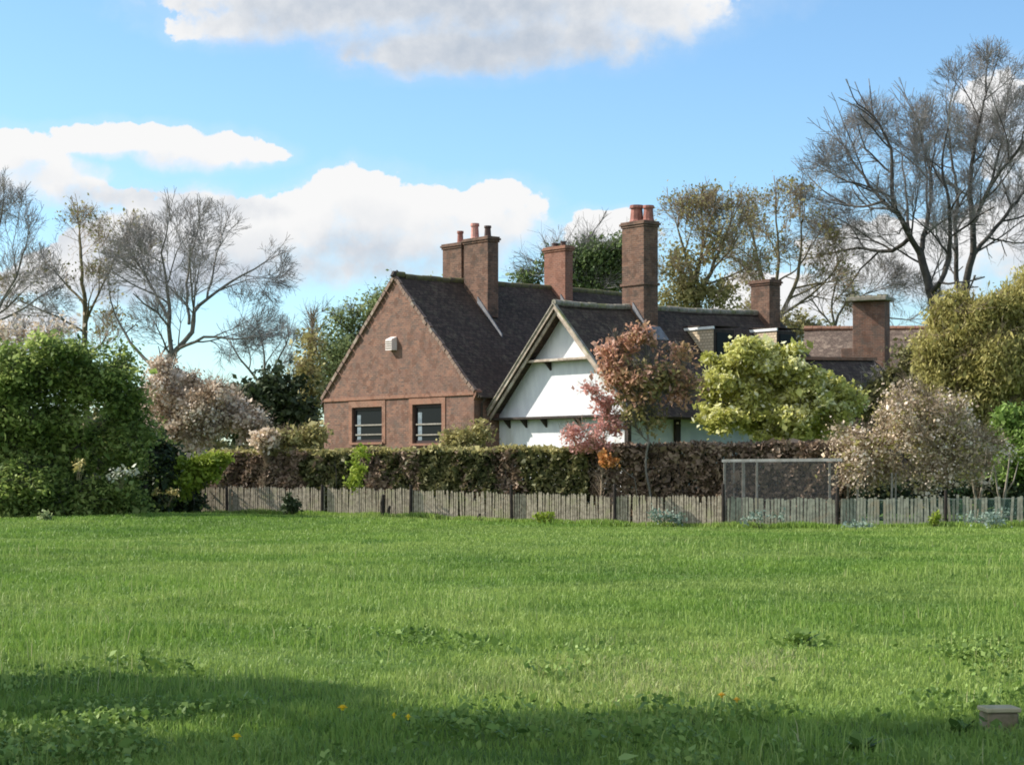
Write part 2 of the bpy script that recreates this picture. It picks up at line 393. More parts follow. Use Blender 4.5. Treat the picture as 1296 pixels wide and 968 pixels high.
house = empty('country_house', C0, -TH, label='old red brick house with dark tiled roofs, tall chimneys and a white rendered gable wing', cat='house')
Wb = 9.69; AR = -Wb / 2; ZR = 9.07; ZE = 4.58; G = .6      # brick wing: width, ridge, eave, ground
wins = [(aon(0, 446), aon(0, 484), 2.70, 4.08), (aon(0, 522.5), aon(0, 559.5), 2.62, 4.10)]
# brick walls: front wall cut round the two windows
mb = MB()
xsb = [-Wb, wins[0][0], wins[0][1], wins[1][0], wins[1][1], 0]
zsb = [G, 2.62, 2.70, 4.08, 4.10, ZE]
for i in range(5):
    for j in range(5):
        xc = (xsb[i] + xsb[i + 1]) / 2; zc = (zsb[j] + zsb[j + 1]) / 2
        if any(w_[0] < xc < w_[1] and w_[2] < zc < w_[3] for w_ in wins): continue
        mb.poly([(xsb[i], 0, zsb[j]), (xsb[i + 1], 0, zsb[j]), (xsb[i + 1], 0, zsb[j + 1]), (xsb[i], 0, zsb[j + 1])])
mb.poly([(-Wb, 0, ZE), (0, 0, ZE), (AR, 0, ZR - .02)])
for w_ in wins:
    a0, a1, z0, z1 = w_; d = .16
    mb.poly([(a0, 0, z0), (a0, 0, z1), (a0, d, z1), (a0, d, z0)]); mb.poly([(a1, 0, z1), (a1, 0, z0), (a1, d, z0), (a1, d, z1)])
    mb.poly([(a0, 0, z1), (a1, 0, z1), (a1, d, z1), (a0, d, z1)]); mb.poly([(a0, 0, z0), (a0, d, z0), (a1, d, z0), (a1, 0, z0)])
LB = bon(AR, 787) + 1.0
mb.poly([(0, 0, G), (0, 0, ZE), (0, LB, ZE), (0, LB, G)][::-1]); mb.poly([(-Wb, 0, G), (-Wb, LB, G), (-Wb, LB, ZE), (-Wb, 0, ZE)][::-1])
mb.poly([(-Wb, LB, G), (0, LB, G), (0, LB, ZE), (AR, LB, ZR - .02), (-Wb, LB, ZE)])
mb.build('brick_wall', M['brick'], house)
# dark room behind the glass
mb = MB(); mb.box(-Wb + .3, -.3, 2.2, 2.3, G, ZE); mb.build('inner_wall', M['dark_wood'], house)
# brick string course and brick surrounds of the windows
mb = MB(); zc = 4.36
mb.box(-Wb - .02, .04, -.06, -.002, zc, zc + .13)
mb.box(-Wb - .06, .08, -.1, -.003, ZE - .14, ZE - .02) if False else None
mb.build('string_course', M['brick_trim'], house)
for w_ in wins:
    a0, a1, z0, z1 = w_
    mb = MB(); mb.box(a0 - .22, a0, -.03, -.002, z0 - .06, z1 + .24); mb.box(a1, a1 + .22, -.03, -.002, z0 - .06, z1 + .24); mb.box(a0, a1, -.03, -.002, z1, z1 + .24)
    mb.build('window_surround', M['brick_trim'], house)
# kneeler bricks at the right eave corner
mb = MB(); mb.prism([(0.003, -.04, 4.15), (.14, -.04, 4.36), (.16, -.04, 4.50), (0.003, -.04, 4.6)], (0, .3, 0)); mb.build('kneeler', M['brick_trim'], house)
# windows
for k, w_ in enumerate(wins):
    a0, a1, z0, z1 = w_
    fo = empty('window', (a0, .08, z0)); fo.parent = house
    Ww, Hw = a1 - a0, z1 - z0
    mb = MB(); mb.box(0.002, .11, 0, .07, 0.002, Hw - .002); mb.box(Ww - .1, Ww - .002, 0, .07, .002, Hw - .002); mb.box(.11, Ww - .1, 0, .07, Hw - .12, Hw - .002); mb.box(.11, Ww - .1, 0, .07, .002, .1)
    mb.build('frame', M['frame'], fo)
    mb = MB(); mb.box(.11, Ww - .1, .03, .045, .1, Hw - .12); mb.build('pane', M['glass'], fo)
    mb = MB(); mb.box(.11, Ww - .1, -.02, .028, Hw * .47, Hw * .47 + .055); mb.box(.11, Ww - .1, -.02, .028, Hw * .2, Hw * .2 + .05)
    mb.build('glazing_bar', M['cage_wood'], fo)
    mb = MB(); mb.box(.2, .44, .018, .027, .11, Hw - .3); mb.build('blind', M['curtain'], fo)
    mb = MB(); mb.box(-.08, Ww + .08, -.16, .0, -.09, -.003); mb.build('sill', M['brick_trim'], fo)
# vent hood high on the gable
av = aon(0, 498.5); zv = zon(av, 0, 435)
mb = MB(); mb.prism([(av - .2, -.003, zv - .26), (av - .2, -.003, zv + .27), (av - .2, -.26, zv + .16), (av - .2, -.26, zv - .26)], (.4, 0, 0))
ve = mb.build('wall_vent', M['vent'], house)
mb = MB()
for i in range(4): mb.box(av - .17, av + .17, -.275, -.262, zv - .2 + i * .085, zv - .16 + i * .085)
v2 = mb.build('louvre', M['cage_wood'], house)
v2.parent = ve
# brick wing roof: two slopes with a sag, verge tiles and mortared ridge
pr = .22
def brick_roof():
    s = (ZR - ZE) / (Wb / 2)
    ov = .28
    for sg in (1, -1):
        e0 = AR + sg * (Wb / 2 + ov)
        sheet('roof', [(AR, .02, ZR), (AR, LB + .1, ZR + .02), (e0, LB + .1, ZE - s * ov), (e0, .02, ZE - s * ov)], 22, 12, M['tile'], house, .12, .018, 3 + sg)
    mb = MB()
    # narrow mortared verge edging, slightly proud of the gable
    for sg in (1, -1):
        e0 = AR + sg * (Wb / 2 + .1)
        k = 26
        for i in range(k):
            t0, t1 = i / k, (i + 1) / k - .004
            p0 = Vector((AR + (e0 - AR) * t0, -.03, ZR - .02 + (ZE - .10 - ZR) * t0)); p1 = Vector((AR + (e0 - AR) * t1, -.03, ZR - .02 + (ZE - .10 - ZR) * t1))
            o_ = random.uniform(-.02, .02)
            mb.beam(p0 + Vector((0, o_, o_)), p1 + Vector((0, o_, o_)), .14, .14)
    mb.build('verge', M['verge'], house)
    mb = MB(); bb = -.05; i = 0
    while bb < LB:
        L = random.uniform(.38, .5); r_ = .12
        z_ = ZR + .02 + random.uniform(-.02, .02) + (.05 if i == 0 else 0)
        mb.tube([(AR, bb, z_), (AR, bb + L - .02, z_ + random.uniform(-.012, .012))], [r_, r_ * .94], 8); bb += L; i += 1
    mb.build('ridge_tiles', M['moss'], house)
    mb = MB(); mb.tube([(AR, -.1, ZR - .02), (AR, -.02, ZR + .14), (AR, .1, ZR + .20)], [.13, .12, .07], 7); mb.build('finial', M['dark_wood'], house)
brick_roof()

# white wing
B1 = 1.2; OV = .55; BF = B1 - OV
aP = aon(BF, 702); zP = zon(aP, BF, 384)
aL = aon(BF, 632); zL = zon(aL, BF, 497)
aRr = aon(BF, 799); zRr = zon(aRr, BF, 522)
sL = (zP - zL) / (aP - aL); sR = (zP - zRr) / (aRr - aP)
aW = aon(B1, 795)                       # right corner of the wall
BE = bon(aP, 978)                       # far end of the range
zl = lambda a: zP - .14 - (aP - a) * sL if a < aP else zP - .14 - (a - aP) * sR
tr1 = zon(2.5, B1, 457.5); tr2 = zon(2.5, B1, 529)
mb = MB()
mb.poly([(0.004, B1, G), (aW, B1, G), (aW, B1, zl(aW)), (aP, B1, zP - .14), (0.004, B1, zl(0))])
mb.build('white_gable_wall', M['render'], house)
mb = MB(); mb.poly([(aW, B1, G), (aW, BE, G), (aW, BE, zl(aW)), (aW, B1, zl(aW))]); mb.build('white_side_wall', M['render_shade'], house)
mb = MB(); mb.poly([(aW, BE, G), (0, BE, G), (0, BE, zl(0)), (aP, BE, zl(aP) + .1), (aW, BE, zl(aW))]); mb.build('end_wall', M['brick'], house)
# jetty beams with little brackets
for zt, nbr, lab in ((tr1, (.9,), 'a'), (tr2, (.55, 1.5, 2.6, 4.4), 'b')):
    aa0 = max(.02, aP - (zP - .2 - zt) / sL); aa1 = min(aW, aP + (zP - .2 - zt) / sR)
    mb = MB(); mb.box(aa0 + .05, aa1 - .02, B1 - .40, B1 - .002, zt - .045, zt + .045)
    j = mb.build('jetty_beam', M['barge'] if lab == 'a' else M['dark_wood'], house, bevel=.01)
    for x_ in nbr:
        xx = aa0 + x_
        mb = MB(); mb.prism([(xx, B1 - .003, zt - .047), (xx, B1 - .3, zt - .047), (xx, B1 - .003, zt - .34)], (.09, 0, 0)); b_ = mb.build('bracket', M['dark_wood'], house); b_.parent = j
mb = MB(); mb.box(aW - .16, aW + .02, B1 - .025, B1 + .13, G, zl(aW)); mb.build('corner_post', M['dark_wood'], house)
bq = bon(aW, 855); mb = MB(); mb.box(aW + .002, aW + .14, bq - .1, bq + .12, G, zl(aW)); mb.build('timber_post', M['dark_wood'], house)
# barge boards
for (x0, x1, s_) in ((aP, 0.03, sL), (aP, aRr + .1, sR)):
    z0 = zP - .02; z1 = zP - .02 - abs(x1 - x0) * s_
    mb = MB(); mb.prism([(x0, BF - .05, z0), (x1, BF - .05, z1), (x1, BF - .05, z1 - .17), (x0, BF - .05, z0 - .17)], (0, .05, 0)); mb.build('barge_board', M['barge'], house)
    mb = MB(); mb.prism([(x0, BF + .06, z0 - .2), (x1, BF + .06, z1 - .2), (x1, BF + .06, z1 - .36), (x0, BF + .06, z0 - .36)], (0, .05, 0)); mb.build('inner_barge_board', M['barge'], house)
    mb = MB(); mb.prism([(x0, BF - .09, z0 + .07), (x1, BF - .09, z1 + .07), (x1, BF - .09, z1 + .003), (x0, BF - .09, z0 + .003)], (0, .12, 0)); mb.build('verge', M['mortar'], house)
# white wing roofs. The ridge climbs a little beyond the tall chimney
bT = bon(aP, 812)
zT = zon(aP, bT, 390); zEnd = zon(aP, BE, 397)
def slope(b0, b1, z0, z1, sg, x_e, s_, seed):
    n_ = max(4, int((b1 - b0) * 2))
    ze0 = z0 - abs(x_e - aP) * s_; ze1 = z1 - abs(x_e - aP) * s_
    sheet('roof', [(aP, b0, z0), (aP, b1, z1), (x_e, b1, ze1), (x_e, b0, ze0)], n_, 12, M['tile'], house, .12, .022, seed, sagf=lambda s2, t2: -.05 * math.sin(math.pi * s2) * (1 - t2))
slope(BF - .03, bT, zP + .02, zT, 1, aRr + .15, sR, 21); slope(bT + .01, BE, zT, zEnd, 1, aRr + .15, sR * 1.02, 22)
slope(BF - .03, bT, zP + .02, zT, -1, .02, sL, 23); slope(bT + .01, BE, zT, zEnd, -1, .02, sL, 24)
# verge down the far end, stepping outwards to the low range
aH = aon(BE + .2, 1018); zH = zon(aH, BE + .2, 447)
sheet('hip_roof', [(aP, BE + .02, zEnd - .03), (aP + .05, BE + .9, zEnd - .6), (aH + .5, BE + 1.5, zH - 1.4), (aH, BE + .03, zH - .9)], 6, 8, M['tile'], house, .12, .02, 31)
mb = MB(); bb = BF - .05
while bb < BE:
    L = random.uniform(.38, .5)
    def rz(b): return (zP + (zT - zP) * (b - BF) / (bT - BF) - .05 * math.sin(math.pi * min(1, max(0, (b - BF) / (bT - BF))))) if b < bT else zT + (zEnd - zT) * (b - bT) / (BE - bT) - .05 * math.sin(math.pi * (b - bT) / (BE - bT))
    j = random.uniform(-.015, .015)
    mb.tube([(aP, bb, rz(bb) + .03 + j), (aP, bb + L - .02, rz(bb + L) + .03 + j)], [.115, .108], 8); bb += L
mb.build('ridge_tiles', M['mortar'], house)
# low far range (dark roof behind the yellow shrub) with brown eaves
bx0, bx1 = bon(aP + 2.2, 1036), bon(aP + 2.2, 1106)
zq0 = zon(aP + 2.2, bx0, 455); zq1 = zon(aP + 2.2, bx1, 456)
sheet('low_roof', [(aP + 2.2, bx0 - 3, zq0 - .1), (aP + 2.2, bx1, zq1), (aP + 4.6, bx1 + .2, zq1 - 1.9), (aP + 4.6, bx0 - 3, zq0 - 2.0)], 10, 6, M['tile'], house, .12, .02, 33)
mb = MB(); mb.box(aP + .4, aP + 4.3, bx0 - 3, bx1 - .15, G, zq1 - 1.7); mb.box(aP + .4, aP + 2.2, bx0 - 3, bx1 - .15, zq1 - 1.69, zq1 - .15); mb.build('low_wall', M['brick'], house)
mb = MB(); mb.beam((aP + 2.2, bx0 - 3, zq0 - .05), (aP + 2.2, bx1 + .05, zq1 + .05), .25, .12); mb.build('ridge_tiles', M['brick_trim'], house)
# downpipe / gutter running to the brick side wall
mb = MB(); mb.tube([(.32, .25, ZE - .35), (.10, .28, ZE - .55), (.09, .28, G)], .045, 8); mb.build('downpipe', M['dark_wood'], house, smooth=True)
mb = MB(); mb.tube([(.33, .05, ZE - .30), (.33, 1.1, ZE - .32)], .045, 8); mb.build('gutter', M['dark_wood'], house, smooth=True)

# dormers on the right-hand slope
def dormer(pxa, pxb, pyt, wid, near):
    # find (a,b) on the slope seen at (pxa,pyt)
    best = None
    for i in range(400):
        a = aP + i * .01; b = bon(a, pxa); zr_ = zT + (zEnd - zT) * (b - bT) / (BE - bT) - (a - aP) * sR * 1.02
        e = abs(zr_ - zon(a, b, pyt))
        if best is None or e < best[0]: best = (e, a, b, zr_)
    _, a0, b0, z0 = best; a1 = aon(b0, pxb); z1 = z0 - (a1 - a0) * sR
    d = empty('dormer', (a0, b0, z0)); d.parent = house
    la = a1 - a0; hz = z0 - z1
    mb = MB(); mb.poly([(0, 0, .02), (la, 0, -hz - .05), (la, 0, .0)]); mb.poly([(0, wid, .02), (la, wid, .0), (la, wid, -hz - .05)]); mb.build('cheek', M['tile_tan'], d)
    mb = MB(); mb.box(-.1, la + .04, -.05, .01, .005, .10); mb.build('fascia', M['white_paint'], d)
    mb = MB(); mb.prism([(-.3, .0, .15), (la + .06, .0, .105), (la + .06, .0, .13), (-.3, .0, .18)], (0, wid + .2, 0)); mb.build('dormer_roof', M['tile'], d)
    mb = MB(); mb.box(la - .05, la, .01, wid - .01, -hz, 0); mb.build('front', M['dark_wood'], d)
    mb = MB(); mb.box(la + .002, la + .04, .15, wid - .15, -hz + .35, -.12); mb.build('pane', M['glass'], d)
    mb = MB(); mb.box(la - .42, la + .03, -.05, -.004, -hz + .0, -hz + .38); mb.build('corner_board', M['white_paint'], d)
dormer(869, 903, 419, 1.1, 0); dormer(952, 983, 421, 1.1, 1)

# chimneys
def flash(mb, x, b, z0, sg, slope_, L):
    pass
def stack(a0, a1, b0, b1, zb, zt, mat, steps, pots, capmat=None, band=None):
    c = empty('chimney', ((a0 + a1) / 2, (b0 + b1) / 2, zb)); c.parent = house
    ox, oy = (a0 + a1) / 2, (b0 + b1) / 2
    hx, hy = (a1 - a0) / 2, (b1 - b0) / 2
    mb = MB(); mb.box(-hx, hx, -hy, hy, 0, zt - zb - .22)
    mb.build('shaft', mat, c, bevel=.015)
    mb = MB()
    for (dz0, dz1, e) in ((-.22, -.14, .035), (-.138, -.06, .075), (-.058, 0, .04)): mb.box(-hx - e, hx + e, -hy - e, hy + e, zt - zb + dz0 + .001, zt - zb + dz1)
    mb.build('corbel', capmat or mat, c, bevel=.01)
    if band is not None:
        mb = MB(); mb.box(-hx - .05, hx + .05, -hy - .05, hy + .05, band - zb, band - zb + .09); mb.build('band', mat, c)
    for (pa, pb, h, r, m_) in pots:
        mb = MB(); z_ = zt - zb + .001; mb.tube([(pa, pb, z_), (pa, pb, z_ + h * .15), (pa, pb, z_ + h * .8), (pa, pb, z_ + h * .82), (pa, pb, z_ + h), (pa, pb, z_ + h)], [r * 1.2, r, r * .85, r * 1.08, r * 1.02, r * .7], 10)
        mb.build('chimney_pot', M[m_], c, smooth=False)
    return c
# twin stack on the brick ridge
def centre_b(px, a): return bon(a, px)
bq = centre_b(594, AR); f0 = bq - .35
a0 = aon(f0, 560); a1 = aon(f0, 584); zt = zon(AR, f0, 306)
c1 = stack(a0, a1, f0, f0 + .7, ZR - 1.2, zt, M['brick_chim'], 0, [(.1, 0, .5, .13, 'pot_red')])
a2 = aon(f0 - .12, 587); a3 = aon(f0 - .12, 617.5)
c1 = stack(a2, a3, f0 - .12, f0 + .42, ZR - 1.5, zon(AR, f0, 304), M['brick_chim'], 0, [(-.45, .05, .62, .17, 'pot_pink'), (.35, .05, .45, .14, 'pot_dark')])
mb = MB(); mb.box(a1 + .002, a2 - .002, f0 + .08, f0 + .5, ZR - 1.2, zt - .3); mb.build('chimney_link', M['brick_chim'], house)
def flashing(ax, bfront, zr_at, s_, L=1.0):
    mb = MB(); z0 = zr_at
    mb.prism([(ax, bfront - .05, z0 + .12), (ax + L, bfront - .05, z0 - L * s_ + .12), (ax + L, bfront - .05, z0 - L * s_ + .22), (ax, bfront - .05, z0 + .40)], (0, .045, 0))
    mb.build('lead_flashing', M['lead'], house)
sb = (ZR - ZE) / (Wb / 2)
flashing(a3 - .6, f0 - .12, ZR - (a3 - .6 - AR) * sb, sb, 1.5)
# small red stack further along
bq = bon(AR, 703); f0 = bq - .3; a0 = aon(f0, 688.5); a1 = aon(f0, 715.5)
stack(a0, a1, f0, f0 + .42, ZR - .9, zon(AR, f0, 313), M['brick_red'], 0, [(-.2, 0, .16, .15, 'pot_dark'), (.3, 0, .2, .13, 'pot_dark')], M['brick_trim'])
flashing(a1 - .25, f0, ZR - (a1 - .25 - AR) * sb, sb, .55)
# tall stack on the white ridge
bq = bon(aP, 800); f0 = bq - .15; a0 = aon(f0, 787); a1 = aon(f0, 815)
tall = stack(a0, a1, f0, f0 + .72, zT - 1.8, zon(aP, f0, 281), M['brick_chim'], 0, [(-.12, -.05, .62, .25, 'pot_red'), (.34, .1, .58, .2, 'pot_red'), (-.4, .15, .66, .1, 'pot_dark')], band=zon(aP, f0, 362))
flashing(a1 - .55, f0, zT - (a1 - .55 - aP) * sR, sR, .8)
mb = MB(); mb.box(a0 - .1, a1 + .1, f0 - .06, f0 - .003, zT - 1.8, zT - .05 + .0); mb.build('chimney_base', M['brick_chim'], house) if False else None
mb = MB(); mb.poly([(a1 + .02, f0, zT - (a1 - aP) * sR + .06), (a1 + .02, f0 + .8, zT - (a1 - aP) * sR + .06), (a1 + .5, f0 + .8, zT - (a1 + .5 - aP) * sR + .05), (a1 + .5, f0, zT - (a1 + .5 - aP) * sR + .05)]); mb.build('lead_apron', M['lead'], house)
# stack near the far end of the ridge
bq = bon(aP, 962); f0 = bq - .2; a0 = aon(f0, 950); a1 = aon(f0, 974)
stack(a0, a1, f0, f0 + .62, zEnd - 1.6, zon(aP, f0, 355), M['brick_chim'], 0, [(.3, .1, .1, .1, 'pot_dark')])
# tiled leaf-patch and hidden ridge stub: small lichen patch
# ------------------------------------------------------------------ outbuilding behind on the right
ob_a = R(27); OC = at(1016, 595, 86); OC.z = 0
ob = empty('outbuilding', OC, -ob_a, label='brown tiled outbuilding with a broad brick chimney behind the yellow shrub', cat='building')
U2 = Vector((math.cos(ob_a), -math.sin(ob_a), 0)); V2 = Vector((math.sin(ob_a), math.cos(ob_a), 0))
def ozon(a, b, py): return EYE + (HOR - py) / FOC * (OC + U2 * a + V2 * b).y
def oaon(b, px):
    k = (px - 648) / FOC; p = OC + V2 * b; return (k * p.y - p.x) / (U2.x - k * U2.y)
zr_ = ozon(0, 3, 417); LO = 9.5
sheet('roof', [(oaon(3, 1018), 3, zr_), (LO, 3, zr_ - .3), (LO, 0, zr_ - 2.6), (oaon(0, 1014), 0, zr_ - 2.2)], 20, 8, M['tile_brown'], ob, .12, .03, 41)
sheet('roof', [(oaon(3, 1018), 3.01, zr_), (LO, 3.01, zr_ - .3), (LO, 6, zr_ - 2.6), (oaon(0, 1014), 6, zr_ - 2.2)], 20, 8, M['tile_brown'], ob, .12, .03, 42)
mb = MB(); mb.box(.3, LO - .2, .3, 5.7, G, zr_ - 2.5); mb.build('wall', M['brick'], ob)
mb = MB(); bb = oaon(3, 1018)
while bb < LO:
    mb.tube([(bb, 3, zr_ + .04 - .3 * bb / LO), (bb + .42, 3, zr_ + .04 - .3 * bb / LO)], [.12, .11], 8); bb += .44
mb.build('ridge_tiles', M['brick_trim'], ob)
# broad chimney in front of the slope
fb = -.6; a0 = oaon(fb, 1079); a1 = oaon(fb, 1120); zt = ozon((a0 + a1) / 2, fb, 378)
c = empty('chimney', ((a0 + a1) / 2, fb + .35, 0)); c.parent = ob; hx = (a1 - a0) / 2
mb = MB(); mb.box(-hx, hx, -.35, .45, G, zt - .12); mb.box(-hx - .55, hx + .001, -.3, .45, G, ozon(a0, fb, 440)); mb.build('shaft', M['brick'], c, bevel=.02)
mb = MB(); mb.box(-hx - .16, hx + .16, -.75, .6, zt - .11, zt + .06); mb.build('corbel', M['mortar'], c, bevel=.02)
mb = MB()
for i in range(7): x_ = -hx + i * hx / 3; mb.box(x_ - .1, x_ + .1, -.4, -.1, zt + .061, zt + .061 + random.uniform(.05, .16))
mb.build('capping_tiles', M['mortar'], c)

# a far house whose gable shows over the blossom on the left
fh = at(258, 595, 120); fh.z = 0
far = empty('far_house', fh, R(18), label='distant house with pale gable and dark roof edge behind pink blossom tree', cat='house')
def fz(py): return EYE + (HOR - py) / FOC * 120
mb = MB(); mb.prism([(-3.4, 0, .6), (0.1, 0, .6), (0.1, 0, fz(489)), (-1.65, 0, fz(467)), (-3.4, 0, fz(489))], (0, 7, 0)); mb.build('wall', mottled('pale_brick', (.42, .31, .26), (.36, .26, .22), 2), far)
sheet('roof', [(-1.65, -.3, fz(466)), (-1.65, 7, fz(466)), (.45, 7, fz(492)), (.45, -.3, fz(492))], 6, 4, M['tile'], far, .12, .01, 51)
sheet('roof', [(-1.65, -.3, fz(466)), (-1.65, 7, fz(466)), (-3.75, 7, fz(492)), (-3.75, -.3, fz(492))], 6, 4, M['tile'], far, .12, .01, 52)

# ------------------------------------------------------------------ plants: foliage and branches
def quads(name, c, size, mat, parent, aspect=1.7, up=.25, var=None, seed=0, flat=0, local=False, sizevar=.35, droop=None):
    """leaf-sized rhombic faces at points c (N,3)"""
    r = np.random.default_rng(seed + 97); n_ = len(c)
    nrm = r.normal(size=(n_, 3)); nrm[:, 2] += up * 2; nrm /= np.linalg.norm(nrm, axis=1)[:, None]
    t = r.normal(size=(n_, 3))
    if droop: t[:, 2] -= droop
    t -= nrm * np.sum(t * nrm, 1)[:, None]; t /= np.linalg.norm(t, axis=1)[:, None]; b = np.cross(nrm, t)
    sz = size * np.exp(r.normal(size=n_) * sizevar)[:, None]
    L = t * sz * aspect / 2; Wd = b * sz / 2
    fold = nrm * sz * .12
    v = np.empty((n_, 4, 3), np.float32); v[:, 0] = c - L; v[:, 1] = c + Wd - L * .1 + fold; v[:, 2] = c + L; v[:, 3] = c - Wd - L * .1 + fold
    me = bpy.data.meshes.new(name)
    me.vertices.add(n_ * 4); me.vertices.foreach_set('co', v.ravel())
    me.loops.add(n_ * 4); me.loops.foreach_set('vertex_index', np.arange(n_ * 4, dtype=np.int32))
    me.polygons.add(n_); me.polygons.foreach_set('loop_start', np.arange(0, n_ * 4, 4, dtype=np.int32)); me.polygons.foreach_set('loop_total', np.full(n_, 4, np.int32))
    me.update(calc_edges=True)
    a = me.attributes.new('var', 'FLOAT', 'FACE')
    vv = r.random(n_) if var is None else np.clip(var + r.normal(size=n_) * .13, 0, 1)
    a.data.foreach_set('value', vv.astype(np.float32))
    return link_mesh(name, me, mat, parent, local)

def blob_points(blobs, n_, shell=.45, seed=0, rsc=.5):
    """points in a union of ellipsoids, thicker towards their skins"""
    if n_ > 30: blobs = roughen(blobs, 6, rsc, seed)
    r = np.random.default_rng(seed); vol = np.array([b[3] * b[4] * b[5] for b in blobs]) ** .75; k = r.choice(len(blobs), n_, p=vol / vol.sum())
    B = np.array(blobs, float)[k]
    d = r.normal(size=(n_, 3)); d /= np.linalg.norm(d, axis=1)[:, None]
    rad = shell + (1 - shell) * r.random(n_) ** .6
    rad *= 1 + .12 * np.sin(d[:, 0] * 7 + k) * np.sin(d[:, 2] * 6 + d[:, 1] * 5 + k * 2)
    return B[:, :3] + d * rad[:, None] * B[:, 3:6]

def roughen(bl, k=7, sc_=.5, seed=0):
    """each lobe becomes a bundle of smaller uneven lobes"""
    r = np.random.default_rng(seed + 300); o = []
    for b in bl:
        for i in range(k):
            d = r.normal(size=3); d /= np.linalg.norm(d); q = r.uniform(.35, .88); f_ = sc_ * r.uniform(.5, 1.25)
            o.append((b[0] + d[0] * q * b[3], b[1] + d[1] * q * b[4], b[2] + d[2] * q * b[5], b[3] * f_, b[4] * f_, b[5] * f_ * r.uniform(.8, 1.2)))
    return o
def blobs_px(lst, Y):
    """(px, py, rx_px, ry_px[, dY]) to world ellipsoids at real depth"""
    o = []
    for b in lst:
        dY = b[4] if len(b) > 4 else 0; y = Y + dY; p = at(b[0], b[1], y); rx = b[2] / FOC * y; rz_ = b[3] / FOC * y
        o.append((p.x, p.y, p.z, rx, max(rx, rz_) * .85 if len(b) < 6 else b[5], rz_))
    return o

def colonise(attr, guides, step, di, dk, iters=80, trop=.0, seed=0):
    """branches that grow from guide lines towards attraction points"""
    r = np.random.default_rng(seed + 5)
    nodes = []; par = []
    for gl in guides:
        gl = [np.array(p, float) for p in gl]
        if nodes:
            A = np.array(nodes); j = int(np.argmin(np.linalg.norm(A - gl[0], axis=1))); last = j; prev = A[j]; pts = gl if np.linalg.norm(A[j] - gl[0]) > step * .6 else gl[1:]
        else:
            nodes.append(gl[0]); par.append(-1); last = 0; prev = gl[0]; pts = gl[1:]
        for q in pts:
            L = np.linalg.norm(q - prev); k = max(1, int(round(L / step))); a = prev.copy()
            wob = r.normal(size=3) * .06 * L
            for i in range(1, k + 1):
                t = i / k; nodes.append(a + (q - a) * t + wob * math.sin(math.pi * t)); par.append(last); last = len(nodes) - 1
            prev = q
    pos = np.array(nodes); par = list(par)
    A = np.array(attr, float)
    D = np.full(len(A), 1e9); near = np.zeros(len(A), int)
    for s in range(0, len(pos), 256):
        d = np.linalg.norm(A[:, None] - pos[None, s:s + 256], axis=2); j = d.argmin(1); dm = d[np.arange(len(A)), j]; m_ = dm < D; D[m_] = dm[m_]; near[m_] = j[m_] + s
    alive = D > dk; used = set(); ndir = {}
    for it in range(iters):
        act = alive & (D < di)
        if not act.any(): break
        ids = np.unique(near[act]); acc = np.zeros((len(pos), 3)); dv = A[act] - pos[near[act]]; dv /= np.linalg.norm(dv, axis=1)[:, None] + 1e-9
        np.add.at(acc, near[act], dv)
        new = []; npar = []
        for i in ids:
            v = acc[i]; L = np.linalg.norm(v)
            if L < 1e-6: continue
            v = v / L
            if par[i] >= 0:
                pv = pos[i] - pos[par[i]]; pv /= np.linalg.norm(pv) + 1e-9; v = v + pv * .45
            v = v + r.normal(size=3) * .12; v[2] += trop; v /= np.linalg.norm(v)
            key = (int(i), tuple(np.round(v * 2.2).astype(int)))
            if key in used: v = v + r.normal(size=3) * .5; v /= np.linalg.norm(v); 
            if ndir.get(int(i), 0) >= 4: continue
            ndir[int(i)] = ndir.get(int(i), 0) + 1; used.add(key)
            new.append(pos[i] + v * step); npar.append(int(i))
        if not new: break
        base = len(pos); new = np.array(new); pos = np.vstack([pos, new]); par += npar
        for s in range(0, len(new), 256):
            d = np.linalg.norm(A[:, None] - new[None, s:s + 256], axis=2); j = d.argmin(1); dm = d[np.arange(len(A)), j]; m_ = dm < D; D[m_] = dm[m_]; near[m_] = j[m_] + s + base
        alive &= D > dk
    return pos, np.array(par)

def radii(pos, par, tip, ex=2.3):
    n_ = len(pos); acc = np.zeros(n_); ch = np.zeros(n_, int)
    for i in range(n_ - 1, -1, -1):
        if ch[i] == 0: acc[i] = tip ** ex
        if par[i] >= 0: acc[par[i]] += acc[i]; ch[par[i]] += 1
    return acc ** (1 / ex), ch

